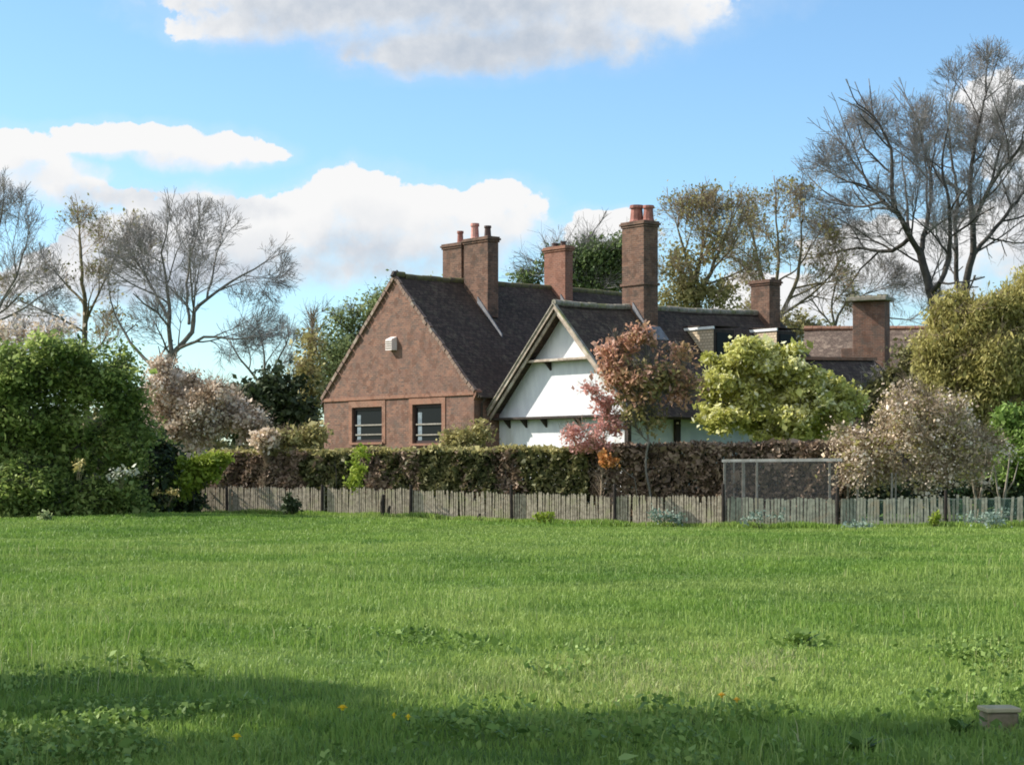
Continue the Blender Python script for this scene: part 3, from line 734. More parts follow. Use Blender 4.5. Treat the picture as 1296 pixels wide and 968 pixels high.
def prisms(name, p0, p1, r0, r1, seg, mat, parent, local=False, smooth=True):
    n_ = len(p0); d = p1 - p0; L = np.linalg.norm(d, axis=1)[:, None] + 1e-9; d = d / L
    p1 = p1 + d * np.minimum(r1[:, None] * .5, L * .2)
    ref = np.tile(np.array([[1.0, 0, 0]]), (n_, 1)); ref[np.abs(d[:, 0]) > .8] = (0, 1, 0)
    a = np.cross(d, ref); a /= np.linalg.norm(a, axis=1)[:, None]; b = np.cross(d, a)
    v = np.empty((n_, 2 * seg, 3), np.float32)
    for k in range(seg):
        t = 2 * math.pi * k / seg; o = a * math.cos(t) + b * math.sin(t)
        v[:, k] = p0 + o * r0[:, None]; v[:, seg + k] = p1 + o * r1[:, None]
    k = np.arange(seg); k2 = (k + 1) % seg
    f = np.stack([k, k2, seg + k2, seg + k], 1)
    F = (f[None] + (np.arange(n_) * 2 * seg)[:, None, None]).reshape(-1)
    me = bpy.data.meshes.new(name); nf = n_ * seg
    me.vertices.add(n_ * 2 * seg); me.vertices.foreach_set('co', v.ravel())
    me.loops.add(nf * 4); me.loops.foreach_set('vertex_index', F.astype(np.int32))
    me.polygons.add(nf); me.polygons.foreach_set('loop_start', np.arange(0, nf * 4, 4, dtype=np.int32)); me.polygons.foreach_set('loop_total', np.full(nf, 4, np.int32))
    me.update(calc_edges=True)
    if smooth: me.shade_smooth()
    return link_mesh(name, me, mat, parent, local)

def rel(root, P): return P - np.array(root.location)[None]

def tree(name, label, cat, base, attr, guides, step, tip=.012, barkm='bark', twigm='twig', twigs=0, twl=.5, leaves=None, group=None, di=None, dk=None, trunk_r=.06, trop=.05, seed=0, ex=2.3, rmax=None):
    """leaves: list of dict(n, spread, size, mat, ...) put round the fine branches"""
    root = empty(name, base, 0, label=label, cat=cat, group=group)
    pos, par = colonise(attr, guides, step, di or step * 9, dk or step * 1.6, 90, trop, seed)
    r_, ch = radii(pos, par, tip, ex)
    if rmax: r_ = np.minimum(r_, rmax) 
    i = np.arange(len(pos)); i = i[par >= 0]; p0 = pos[par[i]]; p1 = pos[i]; ra = np.minimum(r_[par[i]], r_[i] * 1.35); rb = r_[i]
    th = ra > trunk_r
    if th.any(): prisms('trunk', rel(root, p0[th]), rel(root, p1[th]), ra[th], rb[th], 9, M[barkm], root, True)
    fine = ~th
    P0, P1, RA, RB = p0[fine], p1[fine], ra[fine], rb[fine]
    if twigs:
        rr = np.random.default_rng(seed + 50)
        cand = np.where(r_ < max(tip * 3.0, .02))[0]; cand = cand[par[cand] >= 0]
        cand = rr.choice(cand, twigs)
        dirs = pos[cand] - pos[par[cand]]; dirs /= np.linalg.norm(dirs, axis=1)[:, None] + 1e-9
        dd = dirs + rr.normal(size=dirs.shape) * .5; dd[:, 2] += .25; dd /= np.linalg.norm(dd, axis=1)[:, None]
        L = twl * (.4 + rr.random(twigs))[:, None]; a = pos[cand]; b = a + dd * L
        d3 = dd + rr.normal(size=dd.shape) * .45; d3 /= np.linalg.norm(d3, axis=1)[:, None]; c3 = a + dd * L * .5; e3 = c3 + d3 * L * .6
        d4 = dd + rr.normal(size=dd.shape) * .6; d4 /= np.linalg.norm(d4, axis=1)[:, None]; e4 = b + d4 * L * .5
        t_ = tip * .8
        P0 = np.vstack([P0, a, c3, b]); P1 = np.vstack([P1, b, e3, e4]); k = len(a)
        RA = np.concatenate([RA, np.full(k, t_), np.full(k, t_ * .8), np.full(k, t_ * .7)]); RB = np.concatenate([RB, np.full(k, t_ * .7), np.full(k, t_ * .4), np.full(k, t_ * .35)])
    prisms('crown' if not leaves else 'branches', rel(root, P0), rel(root, P1), RA, RB, 3 if tip < .02 else 4, M[twigm], root, True)
    if leaves:
        rr = np.random.default_rng(seed + 9)
        for L in leaves:
            src = np.asarray(L.get('pts')) if L.get('pts') is not None else np.asarray(attr)
            per = L['n']; cc = np.repeat(src, per, 0); sp = np.array([L['spread'], L['spread'], L['spread'] * L.get('vz', .8)])
            cc = cc + rr.normal(size=cc.shape) * sp
            if 'hang' in L: cc[:, 2] -= rr.random(len(cc)) * L['hang']
            cvar = np.repeat(rr.random(len(src)), per) if L.get('clump') else None
            keep = cc[:, 2] > gz(cc[:, 0], cc[:, 1]) + .03; cc = cc[keep]
            if cvar is not None: cvar = cvar[keep]
            quads(L.get('name', 'crown'), rel(root, cc), L['size'], L['mat'], root, L.get('aspect', 1.7), L.get('up', .25), cvar, seed, local=True, droop=L.get('droop'))
    return root

def fan_tree(name, label, base, guides, env, Ls=4.5, seed=0, barkm='bark_dark', twigm='twig', trunk_r=.06, levels=4, space=.55, leaves=None, group=None, rs=.06, jit=.11, cat='tree', maxseg=200000, spread=(.42, .95)):
    """leafless tree: hand-laid limbs, forking upswept boughs, and twigs that stop at the crown's edge"""
    root = empty(name, base, 0, label=label, cat=cat, group=group)
    env = [(b[0], b[1], b[2], b[3] * 1.14, b[4] * 1.14, b[5] * 1.14) for b in env]; rnd = random.Random(seed); E0 = []; E1 = []; RA = []; RB = []; tips = []
    def inside(p):
        for b in env:
            if ((p.x - b[0]) / b[3]) ** 2 + ((p.y - b[1]) / b[4]) ** 2 + ((p.z - b[2]) / b[5]) ** 2 < 1: return True
        return False
    def rv(): return Vector((rnd.gauss(0, 1), rnd.gauss(0, 1), rnd.gauss(0, 1)))
    def turn(d, lo, hi):
        q = d.cross(rv()).normalized(); a = rnd.uniform(lo, hi); v = d * math.cos(a) + q * math.sin(a); v.z += .05; return v.normalized()
    def grow(p, d, L, r, lev):
        seg = max(.22, L / 8) if lev < levels else max(.18, L / 3); n_ = max(2, int(L / seg)); out = 0
        for i in range(n_):
            d = (d + rv() * jit + Vector((0, 0, .022))).normalized(); q = p + d * seg * rnd.uniform(.8, 1.2)
            r1 = max(.0065, r * (1 - .6 * (i + 1) / n_)); r0 = max(.0075, r * (1 - .6 * i / n_)); E0.append(p[:]); E1.append(q[:]); RA.append(r0); RB.append(r1)
            p = q
            if len(E0) > maxseg: return
            if not inside(p): out += 1
            else: out = 0
            if out > (9 if lev == 0 and i < n_ * .5 else 1 + (lev == 0)): tips.append(p[:]); return
            if lev < levels and i >= (1 if lev < 2 else 0):
                for _ in range(1 + (rnd.random() < (.15, .3, .3, .15, 0)[lev])):
                    if rnd.random() < (.75, .84, .84, .78, .5)[lev]: grow(p, turn(d, *spread), L * (.48 * (1 - i / n_) + .24) * rnd.uniform(.7, 1.2), r1 * .66, lev + 1)
        tips.append(p[:])
        if lev < levels:
            for _ in range(2): grow(p, turn(d, .2, .5), L * .32, r * .38, lev + 1)
    first = True
    for gi, (gl, ra, rb) in enumerate(guides):
        gl = [Vector(p) for p in gl]; pts = []
        for i in range(len(gl) - 1):
            p0, p1, p2, p3 = gl[max(i - 1, 0)], gl[i], gl[i + 1], gl[min(i + 2, len(gl) - 1)]; k = max(2, int((p2 - p1).length / .5))
            for j in range(k):
                t = j / k; pts.append(.5 * (2 * p1 + (p2 - p0) * t + (2 * p0 - 5 * p1 + 4 * p2 - p3) * t * t + (3 * p1 - p0 - 3 * p2 + p3) * t ** 3) + rv() * .025)
        pts.append(gl[-1]); n_ = len(pts); acc = 0
        for i in range(n_ - 1):
            t0, t1 = i / (n_ - 1), (i + 1) / (n_ - 1); r0 = ra + (rb - ra) * t0; r1 = ra + (rb - ra) * t1
            E0.append(pts[i][:]); E1.append(pts[i + 1][:]); RA.append(r0); RB.append(r1); acc += (pts[i + 1] - pts[i]).length
            if acc > space * 1.25 and (gi > 0 or t1 > .7) and (gi > 0 and t1 > .12 or gi == 0):
                acc = 0; d = (pts[i + 1] - pts[i]).normalized(); grow(pts[i + 1], turn(d, spread[0] + .1, spread[1] + .1), Ls * rnd.uniform(.7, 1.35) * (1 - .3 * t1), min(rs, r1 * .6), 0)
        if gi > 0 or len(guides) == 1:
            d = (pts[-1] - pts[-2]).normalized()
            for _ in range(3): grow(pts[-1], turn(d, .08, .45), Ls * .8, rb * .8, 0)
    E0, E1, RA, RB = np.array(E0), np.array(E1), np.array(RA), np.array(RB); th = RA > trunk_r
    th = RA > .03
    prisms('trunk', rel(root, E0[th]), rel(root, E1[th]), RA[th], RB[th], 7, M[barkm], root, True)
    fi = ~th; prisms('crown', rel(root, E0[fi]), rel(root, E1[fi]), RA[fi], RB[fi], 3, M[twigm], root, True)
    if leaves:
        rr = np.random.default_rng(seed); T = np.array(tips)
        for L in leaves:
            src = T[rr.random(len(T)) < L.get('frac', 1)]; cc = np.repeat(src, L['n'], 0) + rr.normal(size=(len(src) * L['n'], 3)) * L['spread']
            quads(L.get('name', 'buds'), rel(root, cc), L['size'], L['mat'], root, seed=seed, local=True)
    return root
LM = {}
LM['green'] = leaf_mat('hawthorn_leaf', [(.08, .12, .034), (.18, .25, .06), (.30, .37, .10), (.42, .48, .17)], .5)
LM['pale_green'] = leaf_mat('young_birch_leaf', [(.15, .19, .07), (.25, .30, .12), (.36, .41, .2)], .35)
LM['ivy'] = leaf_mat('ivy_leaf', [(.06, .09, .03), (.12, .17, .055), (.20, .26, .09)], .25, .5)
LM['olive'] = leaf_mat('olive_bud', [(.18, .17, .07), (.30, .27, .11), (.42, .37, .18)], .4)
LM['ybuds'] = leaf_mat('yellow_green_leaf', [(.24, .24, .055), (.44, .44, .10), (.62, .60, .20), (.76, .74, .42)], .35, nscale=1.2)
LM['cream'] = leaf_mat('cream_flower', [(.66, .64, .38), (.82, .80, .6)], .3)
LM['willow'] = leaf_mat('willow_leaf', [(.24, .22, .07), (.39, .35, .115), (.53, .47, .18)], .35, nscale=1)
LM['blossom'] = leaf_mat('pink_blossom', [(.38, .27, .18), (.56, .43, .31), (.72, .59, .46), (.86, .77, .66)], .3, nscale=1.5)
LM['blossom_y'] = leaf_mat('apple_blossom', [(.42, .32, .19), (.64, .50, .34), (.78, .63, .49), (.88, .78, .68)], .3, nscale=1.5)
LM['red'] = leaf_mat('red_young_leaf', [(.26, .20, .09), (.44, .27, .15), (.60, .32, .22), (.74, .48, .38)], .45, nscale=1.2)
LM['pinkred'] = leaf_mat('pink_red_leaf', [(.45, .20, .16), (.64, .33, .28), (.78, .50, .45)], .4)
LM['bronze'] = leaf_mat('bronze_leaf', [(.15, .135, .05), (.25, .215, .08), (.34, .26, .12)], .3)
LM['hedge_g'] = leaf_mat('hedge_leaf', [(.055, .06, .025), (.10, .105, .038), (.165, .155, .06), (.26, .23, .10)], .2, nscale=.9)
LM['hedge_b'] = leaf_mat('beech_leaf', [(.09, .062, .04), (.18, .125, .085), (.29, .20, .14), (.40, .30, .21)], .2, nscale=.9)
LM['top'] = leaf_mat('new_growth', [(.22, .19, .07), (.36, .32, .12), (.48, .42, .19)], .3)
LM['lime'] = leaf_mat('lime_leaf', [(.16, .22, .025), (.27, .34, .04), (.36, .42, .07)], .35)
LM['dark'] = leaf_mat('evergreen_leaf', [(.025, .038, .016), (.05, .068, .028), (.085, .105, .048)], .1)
LM['weed'] = leaf_mat('weed_leaf', [(.08, .14, .025), (.17, .26, .05), (.30, .40, .11)], .3)
LM['blue'] = leaf_mat('blue_green_leaf', [(.14, .19, .15), (.2, .27, .21), (.28, .34, .28)], .2)
LM['orange'] = leaf_mat('orange_leaf', [(.40, .16, .05), (.60, .28, .09)], .3)
LM['white'] = leaf_mat('white_flower', [(.30, .32, .22), (.48, .49, .40)], .2)
LM['yellow'] = leaf_mat('yellow_flower', [(.36, .30, .10), (.48, .40, .16)], .2)

def gline(pts, Y, dY=None):
    return [at(p[0], p[1], Y + (p[2] if len(p) > 2 else 0)) for p in pts]
def onground(px, Y):
    x = (px - 648) / FOC * Y; return Vector((x, Y, float(gz(x, Y)) - .05))

# --- the two tall bare trees on the right
YA = 98
env = blobs_px([(1112, 190, 46, 56), (1068, 235, 50, 56), (1062, 290, 52, 42, 2), (1125, 260, 66, 70), (1165, 195, 50, 60), (1185, 260, 45, 80), (1120, 330, 60, 35)], YA)
G1 = [([onground(1188, YA)] + gline([(1185, 420), (1177, 368), (1165, 322)], YA), .30, .21),
      (gline([(1165, 322), (1148, 290, -1), (1130, 250, -2), (1128, 190, -2), (1106, 148, -2)], YA), .17, .05),
      (gline([(1152, 300), (1130, 318, 1), (1085, 314, 3), (1045, 322, 4)], YA), .12, .04),
      (gline([(1142, 278), (1100, 234, 1), (1068, 185, 2)], YA), .12, .04),
      (gline([(1120, 254), (1082, 262, 2), (1040, 240, 3)], YA), .08, .03),
      (gline([(1165, 322), (1174, 276, 1), (1178, 232, 2), (1168, 180, 2), (1160, 150, 2)], YA), .15, .04),
      (gline([(1150, 292), (1146, 240, 3), (1140, 190, 4)], YA), .09, .03),
      (gline([(1178, 370), (1190, 358, -1), (1201, 325, -1), (1201, 256, -2), (1192, 215, -2), (1197, 175, -2)], YA), .15, .04)]
fan_tree('bare_tree', 'tall leafless tree with wide fan of fine grey twigs, left of the two big trees', onground(1188, YA), G1, env, 4.8, 31, space=.6)
YB = YA + 3
env = blobs_px([(1240, 130, 52, 58), (1212, 185, 48, 56), (1265, 180, 66, 66), (1310, 160, 60, 66), (1330, 250, 70, 80), (1285, 260, 50, 60), (1235, 260, 48, 80)], YB)
G2 = [([onground(1225, YB)] + gline([(1224, 440), (1221, 395), (1221, 362)], YB), .32, .24),
      (gline([(1221, 395), (1211, 360, 1), (1209, 284, 1), (1211, 248, 1), (1203, 189, 2), (1200, 150, 2)], YB), .16, .04),
      (gline([(1221, 362), (1231, 322), (1231, 284), (1227, 236), (1236, 168), (1248, 120)], YB), .21, .05),
      (gline([(1231, 284), (1258, 228, -1), (1294, 183, -2), (1330, 140, -2)], YB), .13, .04),
      (gline([(1250, 245), (1268, 180, 1), (1275, 120, 1)], YB), .09, .03),
      (gline([(1229, 326), (1274, 271, 1), (1300, 240, 2), (1340, 215, 2)], YB), .13, .05)]
fan_tree('bare_tree', 'tallest leafless tree with dense brown twigs, at the right edge', onground(1225, YB), G2, env, 3.9, 2, space=.85)

# --- bare trees on the left
YC = 92
env = blobs_px([(215, 325, 58, 56), (255, 325, 58, 58), (290, 355, 54, 50), (320, 345, 40, 34), (180, 350, 42, 50), (270, 405, 66, 42), (310, 420, 44, 24), (230, 390, 55, 50), (160, 400, 38, 46)], YC)
G3 = [([onground(210, YC)] + gline([(213, 470), (219, 448)], YC), .22, .17),
      (gline([(217, 455), (214, 400), (211, 359), (205, 320), (212, 290)], YC), .13, .03), (gline([(214, 405), (200, 380, 1), (186, 353, 2), (168, 325, 2)], YC), .09, .03),
      (gline([(219, 448), (243, 420), (246, 395), (262, 378), (292, 359), (335, 332)], YC), .13, .03), (gline([(240, 410), (236, 370, 1), (241, 327, 2), (252, 285, 2)], YC), .08, .03),
      (gline([(262, 378), (272, 335, 1), (280, 300, 2)], YC), .06, .03),
      (gline([(220, 446), (258, 427, -1), (300, 430, -2), (330, 425, -2)], YC), .09, .025), (gline([(212, 475), (181, 453, 1), (146, 401, 2), (138, 365, 2)], YC), .11, .03)]
fan_tree('bare_tree', 'spreading leafless tree with arching limbs above the pink blossom', onground(210, YC), G3, env, 3.2, 43, 'bark', space=.75)
YD = YC + 6
env = blobs_px([(105, 325, 34, 50), (130, 340, 45, 50), (75, 380, 50, 45), (155, 330, 38, 40), (105, 410, 60, 40), (45, 400, 50, 45)], YD)
fan_tree('bare_tree', 'tan leafless tree with upright stem, standing left of the spreading one', onground(110, YD),
     [([onground(110, YD)] + gline([(108, 430), (107, 382)], YD), .2, .13), (gline([(107, 382), (103, 330), (100, 285)], YD), .12, .03), (gline([(107, 385), (80, 355, 1), (60, 335, 1)], YD), .08, .03), (gline([(108, 410), (130, 360), (150, 318)], YD), .08, .03), (gline([(108, 420), (70, 400), (35, 385)], YD), .07, .03)],
     env, 3.0, 4, 'bark_olive', 'twig_tan', space=.8, leaves=[dict(n=1, spread=.2, size=.09, mat=LM['olive'], frac=.35)])
YE = YC + 4
env = blobs_px([(0, 300, 36, 62), (30, 335, 42, 52), (-20, 360, 60, 60), (30, 400, 50, 45)], YE)
fan_tree('bare_tree', 'grey leafless tree with upright twigs at the left edge', onground(-12, YE), [([onground(-12, YE)] + gline([(-10, 430), (-8, 380)], YE), .2, .15), (gline([(-8, 380), (-6, 320), (5, 250)], YE), .12, .03), (gline([(-8, 400), (20, 350), (35, 300)], YE), .09, .03), (gline([(-8, 410), (30, 390), (60, 370)], YE), .07, .03)],
     env, 3.0, 5, 'bark', space=.75)
YF = 104
env = blobs_px([(320, 455, 48, 36), (352, 460, 36, 40), (295, 470, 44, 34), (335, 435, 36, 26)], YF)
fan_tree('bare_tree', 'low misty grey leafless tree between blossom and pale green tree', onground(335, YF), [([onground(335, YF)] + gline([(335, 520), (334, 490)], YF), .16, .12), (gline([(334, 490), (305, 455), (292, 435)], YF), .08, .03), (gline([(334, 490), (334, 450), (330, 425)], YF), .08, .03), (gline([(334, 490), (355, 450), (365, 428)], YF), .08, .03)],
     env, 2.6, 6, 'bark', space=.7)
bl = blobs_px([(20, 425, 45, 30), (70, 435, 40, 30), (-20, 430, 40, 30)], 84)
tree('blossom_tree', 'white and pink blossom tree behind the green bush at the left edge', 'tree', onground(30, 84), blob_points(bl, 260, .3, 66), [[onground(30, 84)] + gline([(30, 500), (30, 450)], 84)], .45, .012, 'bark', 'twig', 600, .5, trunk_r=.05, seed=66,
     leaves=[dict(n=7, spread=.3, size=.10, mat=LM['blossom'], clump=1)])

# --- trees behind the house
YG = 94
bl = blobs_px([(470, 400, 30, 26), (445, 425, 32, 30), (500, 380, 32, 22), (540, 372, 22, 16), (430, 460, 36, 34), (470, 450, 40, 40), (415, 500, 36, 30), (410, 420, 14, 16)], YG)
tree('birch_tree', 'airy pale green tree showing behind the brick gable', 'tree', onground(440, YG), blob_points(bl, 520, .2, 7), [[onground(440, YG)] + gline([(438, 500), (445, 440), (470, 400)], YG), gline([(438, 490), (405, 440), (397, 400)], YG)],
     .45, .014, 'bark_olive', 'bark_olive', 1500, .6, trunk_r=.07, seed=7, leaves=[dict(n=44, spread=.36, size=.085, mat=LM['pale_green'], clump=1)])
bl = blobs_px([(392, 470, 12, 45), (388, 510, 20, 36), (396, 430, 8, 30), (372, 530, 26, 26)], 88)
tree('ivy_clad_tree', 'slim tree trunk wrapped in yellow-green ivy left of the brick gable', 'tree', onground(390, 88), blob_points(bl, 200, .2, 8), [[onground(390, 88)] + gline([(391, 500), (394, 405)], 88)], .4, .012, 'bark', 'twig_tan', 500, .6, trunk_r=.06, seed=8, leaves=[dict(n=16, spread=.3, size=.12, mat=LM['top'], clump=1)])
for k, (bx, nm, lb) in enumerate((([(312, 505, 22, 26), (306, 535, 24, 24)], 'evergreen_tree', 'small dark evergreen right of the pink blossom tree'), ([(345, 500, 24, 34), (352, 540, 32, 28), (378, 520, 18, 40)], 'evergreen_tree', 'broader dark evergreen left of the brick gable'))):
    b0 = blobs_px(bx, 83); px_ = bx[0][0]
    tree(nm, lb, 'tree', onground(px_, 83), blob_points(b0, 200, .3, 9 + k), [[onground(px_, 83)] + gline([(px_, 540), (px_, 500)], 83)], .4, .02, 'bark_dark', 'bark_dark', 0, trunk_r=.06, seed=9 + k, leaves=[dict(n=34, spread=.3, size=.13, mat=LM['dark'], clump=1)])
YH = 96
bl = blobs_px([(750, 335, 34, 36), (775, 325, 26, 30), (730, 350, 30, 30), (760, 365, 50, 30), (715, 335, 18, 20), (672, 352, 18, 14)], YH)
tree('ivy_clad_tree', 'rounded green ivy-covered tree between the small and the tall chimney', 'tree', onground(755, YH), blob_points(bl, 420, .3, 12), [[onground(755, YH)] + gline([(756, 420), (752, 340)], YH), gline([(754, 400), (715, 350), (670, 345)], YH)],
     .45, .014, 'bark', 'twig', 1600, 1.0, trunk_r=.06, seed=12, leaves=[dict(n=60, spread=.32, size=.09, mat=LM['ivy'], clump=1)])
bl = blobs_px([(720, 315, 30, 20), (750, 300, 26, 12), (690, 340, 26, 16)], YH + 4)
fan_tree('bare_tree', 'leafless twigs rising over the ivy tree behind the small chimney', onground(722, YH + 4), [([onground(722, YH + 4)] + gline([(722, 400), (722, 350)], YH + 4), .16, .12), (gline([(722, 350), (740, 315), (752, 292)], YH + 4), .07, .03), (gline([(722, 360), (700, 335), (675, 330)], YH + 4), .07, .03)], bl, 2.4, 13)
YI = 93
env = blobs_px([(870, 295, 42, 36), (900, 300, 40, 48), (850, 330, 32, 46), (930, 290, 34, 34), (905, 350, 54, 44), (880, 380, 54, 28)], YI)
vt = fan_tree('ivy_clad_tree', 'brown-twigged tree with olive ivy right behind the tall chimney', onground(880, YI), [([onground(880, YI)] + gline([(882, 410), (880, 375)], YI), .25, .2), (gline([(880, 380), (872, 335), (858, 290)], YI), .13, .04), (gline([(880, 385), (905, 330), (925, 280)], YI), .13, .04), (gline([(880, 360), (890, 310), (888, 270)], YI), .1, .04)],
     env, 3.0, 14, 'bark_olive', 'twig_tan', space=.55, leaves=[dict(n=1, spread=.12, size=.08, mat=LM['olive'], frac=.7)])
quads('ivy', rel(vt, np.repeat(blob_points(blobs_px([(862, 345, 30, 44), (900, 365, 36, 30), (850, 380, 30, 20), (905, 315, 18, 26)], YI), 420, .1, 15), 12, 0) + np.random.default_rng(3).normal(size=(5040, 3)) * .28), .10, LM['olive'], vt, seed=3, local=True)
YJ = YI + 6
env = blobs_px([(960, 300, 36, 42), (1000, 290, 38, 44), (1025, 330, 32, 46), (975, 350, 48, 42), (1030, 370, 42, 38), (985, 395, 50, 26)], YJ)
fan_tree('bare_tree', 'tangled olive and grey leafless tree behind the far chimney', onground(990, YJ), [([onground(990, YJ)] + gline([(988, 440), (985, 405)], YJ), .24, .2), (gline([(985, 405), (965, 350), (950, 285)], YJ), .13, .04), (gline([(985, 405), (1010, 350), (1014, 285)], YJ), .13, .04), (gline([(980, 380), (985, 330), (982, 270)], YJ), .11, .04), (gline([(985, 400), (1025, 375), (1050, 350)], YJ), .09, .04)],
     env, 3.0, 16, 'bark_olive', 'twig_tan', space=.55, leaves=[dict(n=1, spread=.12, size=.08, mat=LM['olive'], frac=.7)])
env = blobs_px([(1060, 395, 46, 30), (1100, 372, 50, 28), (1140, 385, 44, 36), (1080, 350, 56, 28)], 104)
fan_tree('bare_tree', 'low leafless tree arching behind the broad brick chimney', onground(1045, 104), [([onground(1045, 104)] + gline([(1050, 440), (1056, 415)], 104), .16, .12), (gline([(1056, 415), (1070, 385), (1110, 368)], 104), .08, .03), (gline([(1056, 415), (1052, 380), (1062, 345)], 104), .08, .03), (gline([(1070, 385), (1110, 400), (1150, 405)], 104), .06, .03)],
     env, 2.8, 17, 'bark', 'twig', space=.6)
bl = blobs_px([(1005, 425, 26, 24), (985, 410, 20, 16), (1030, 420, 24, 14), (960, 430, 30, 20)], 97)
tree('ivy_bush', 'grey-green bush in the gap between the house and the outbuilding roof', 'bush', onground(1000, 97), blob_points(bl, 160, .2, 67), [[onground(1000, 97)] + gline([(1000, 450), (1000, 430)], 97)], .4, .012, 'bark', 'twig', 700, .5, trunk_r=.05, seed=67, leaves=[dict(n=16, spread=.3, size=.10, mat=LM['olive'], clump=1)])

# --- willow on the right
YW = 66
bl = blobs_px([(1235, 400, 50, 42), (1275, 385, 50, 42), (1215, 450, 50, 50), (1265, 450, 60, 50), (1195, 510, 42, 44), (1235, 520, 56, 50), (1310, 430, 50, 70), (1285, 520, 50, 50), (1185, 470, 30, 30), (1290, 375, 54, 42), (1235, 385, 50, 40), (1205, 420, 40, 40), (1250, 480, 70, 60), (1200, 540, 50, 40)], YW)
tree('willow_tree', 'rounded olive-yellow willow at the right edge', 'tree', onground(1245, YW), blob_points(bl, 1500, .4, 18), [[onground(1245, YW)] + gline([(1244, 540), (1240, 470), (1238, 420)], YW), gline([(1243, 500), (1285, 430)], YW), gline([(1243, 520), (1205, 480)], YW)],
     .4, .012, 'bark_olive', 'twig_tan', 1500, .5, trunk_r=.06, seed=18, di=5, leaves=[dict(n=70, spread=.17, size=.06, mat=LM['willow'], clump=1, hang=.5, droop=2.0, aspect=2.6, up=0)])
bl = blobs_px([(1290, 540, 32, 26), (1305, 575, 40, 34), (1280, 590, 28, 26)], 60)
tree('green_bush', 'bright green bush at the right edge below the willow', 'bush', onground(1300, 60), blob_points(bl, 220, .4, 19), [[onground(1300, 60)] + gline([(1298, 620), (1300, 570)], 60)], .3, .01, 'bark', 'bark', 0, trunk_r=.03, seed=19, leaves=[dict(n=50, spread=.2, size=.08, mat=LM['weed'], clump=1)])
# dark ground shrubs between house and willow
bl = blobs_px([(1130, 480, 34, 24), (1110, 510, 34, 26), (1150, 450, 16, 14)], 68)
tree('garden_shrub', 'dull green shrub under the eaves of the outbuilding', 'bush', onground(1130, 68), blob_points(bl, 160, .3, 20), [[onground(1130, 68)] + gline([(1130, 560), (1130, 500)], 68)], .3, .012, 'bark', 'twig', 500, .5, trunk_r=.04, seed=20, leaves=[dict(n=22, spread=.25, size=.10, mat=LM['hedge_g'], clump=1)])

# --- yellow-green shrub
YS = 62
bl = blobs_px([(970, 490, 60, 44), (985, 540, 80, 24), (1020, 520, 60, 34), (930, 510, 50, 34), (960, 465, 46, 34), (915, 485, 36, 34), (1000, 490, 48, 42), (1050, 500, 40, 34), (925, 525, 44, 30), (985, 525, 52, 30), (1045, 530, 42, 26), (970, 445, 16, 14), (905, 455, 12, 14), (1075, 500, 18, 14)], YS)
pts = blob_points(bl, 900, .5, 21)
tree('yellow_shrub', 'large rounded yellow-green leafy shrub behind the brown hedge', 'bush', onground(985, YS), pts, [[onground(985, YS)] + gline([(985, 590), (984, 540)], YS), gline([(984, 545), (940, 500)], YS), gline([(984, 545), (1030, 510)], YS)],
     .3, .012, 'bark_dark', 'bark_dark', 0, trunk_r=.04, seed=21, di=4, leaves=[dict(n=42, spread=.14, size=.09, mat=LM['ybuds'], clump=1, vz=.7, up=.4), dict(n=3, spread=.16, size=.08, mat=LM['cream'], name='pale_flower_clusters')])

# --- reddish tree in front of the white gable
YR = 58.5
bl = blobs_px([(812, 432, 34, 16), (784, 446, 26, 20), (850, 448, 30, 18), (822, 468, 48, 24), (866, 476, 22, 18), (780, 478, 22, 20), (842, 500, 34, 20), (765, 452, 12, 14), (830, 425, 22, 12), (800, 500, 24, 20)], YR)
red_pts = blob_points(bl, 250, .15, 22, .42)
bz = blob_points(blobs_px([(815, 500, 34, 26), (800, 525, 26, 22), (825, 530, 20, 20), (810, 470, 24, 20), (840, 480, 30, 18)], YR), 170, .2, 23)
rt = tree('red_leaved_tree', 'small tree with reddish young leaves in front of the white gable', 'tree', onground(819, YR), np.vstack([red_pts, bz]), [[onground(819, YR)] + gline([(820, 610), (821, 560), (818, 520)], YR), gline([(820, 560), (795, 510), (780, 465)], YR), gline([(820, 545), (848, 490), (862, 460)], YR), gline([(818, 520), (822, 460)], YR)],
     .28, .010, 'bark', 'bark', 900, .35, trunk_r=.035, seed=22, di=4, leaves=[dict(n=15, spread=.17, size=.085, mat=LM['red'], clump=1, pts=red_pts), dict(n=10, spread=.2, size=.08, mat=LM['bronze'], clump=1, pts=bz, name='inner_foliage')], rmax=.13)
bl = blobs_px([(768, 520, 16, 18), (752, 493, 16, 6), (775, 540, 18, 10), (738, 545, 24, 12), (750, 562, 32, 9), (760, 508, 10, 12), (722, 560, 14, 8)], 59)
tree('pink_shrub', 'sparse pink-red shrub poking above the hedge beside the white gable', 'bush', onground(762, 59), blob_points(bl, 170, .2, 24), [[onground(762, 59)] + gline([(762, 600), (764, 555), (768, 520)], 59), gline([(762, 575), (740, 545)], 59)],
     .22, .008, 'bark', 'twig_tan', 300, .35, trunk_r=.03, seed=24, di=3, leaves=[dict(n=11, spread=.11, size=.07, mat=LM['pinkred'], clump=1)])
bl = blobs_px([(770, 585, 12, 6), (762, 577, 8, 5)], 56.9)
tree('orange_leaved_sapling', 'small tuft of orange leaves in front of the hedge by the red-leaved tree', 'sapling', onground(790, 56.9), blob_points(bl, 22, .1, 25), [[onground(805, 56.9)] + gline([(806, 625), (803, 605), (785, 590), (770, 583)], 56.9)], .2, .010, 'bark', 'bark', 0, trunk_r=.022, seed=25, di=2, leaves=[dict(n=9, spread=.07, size=.08, mat=LM['orange'])])

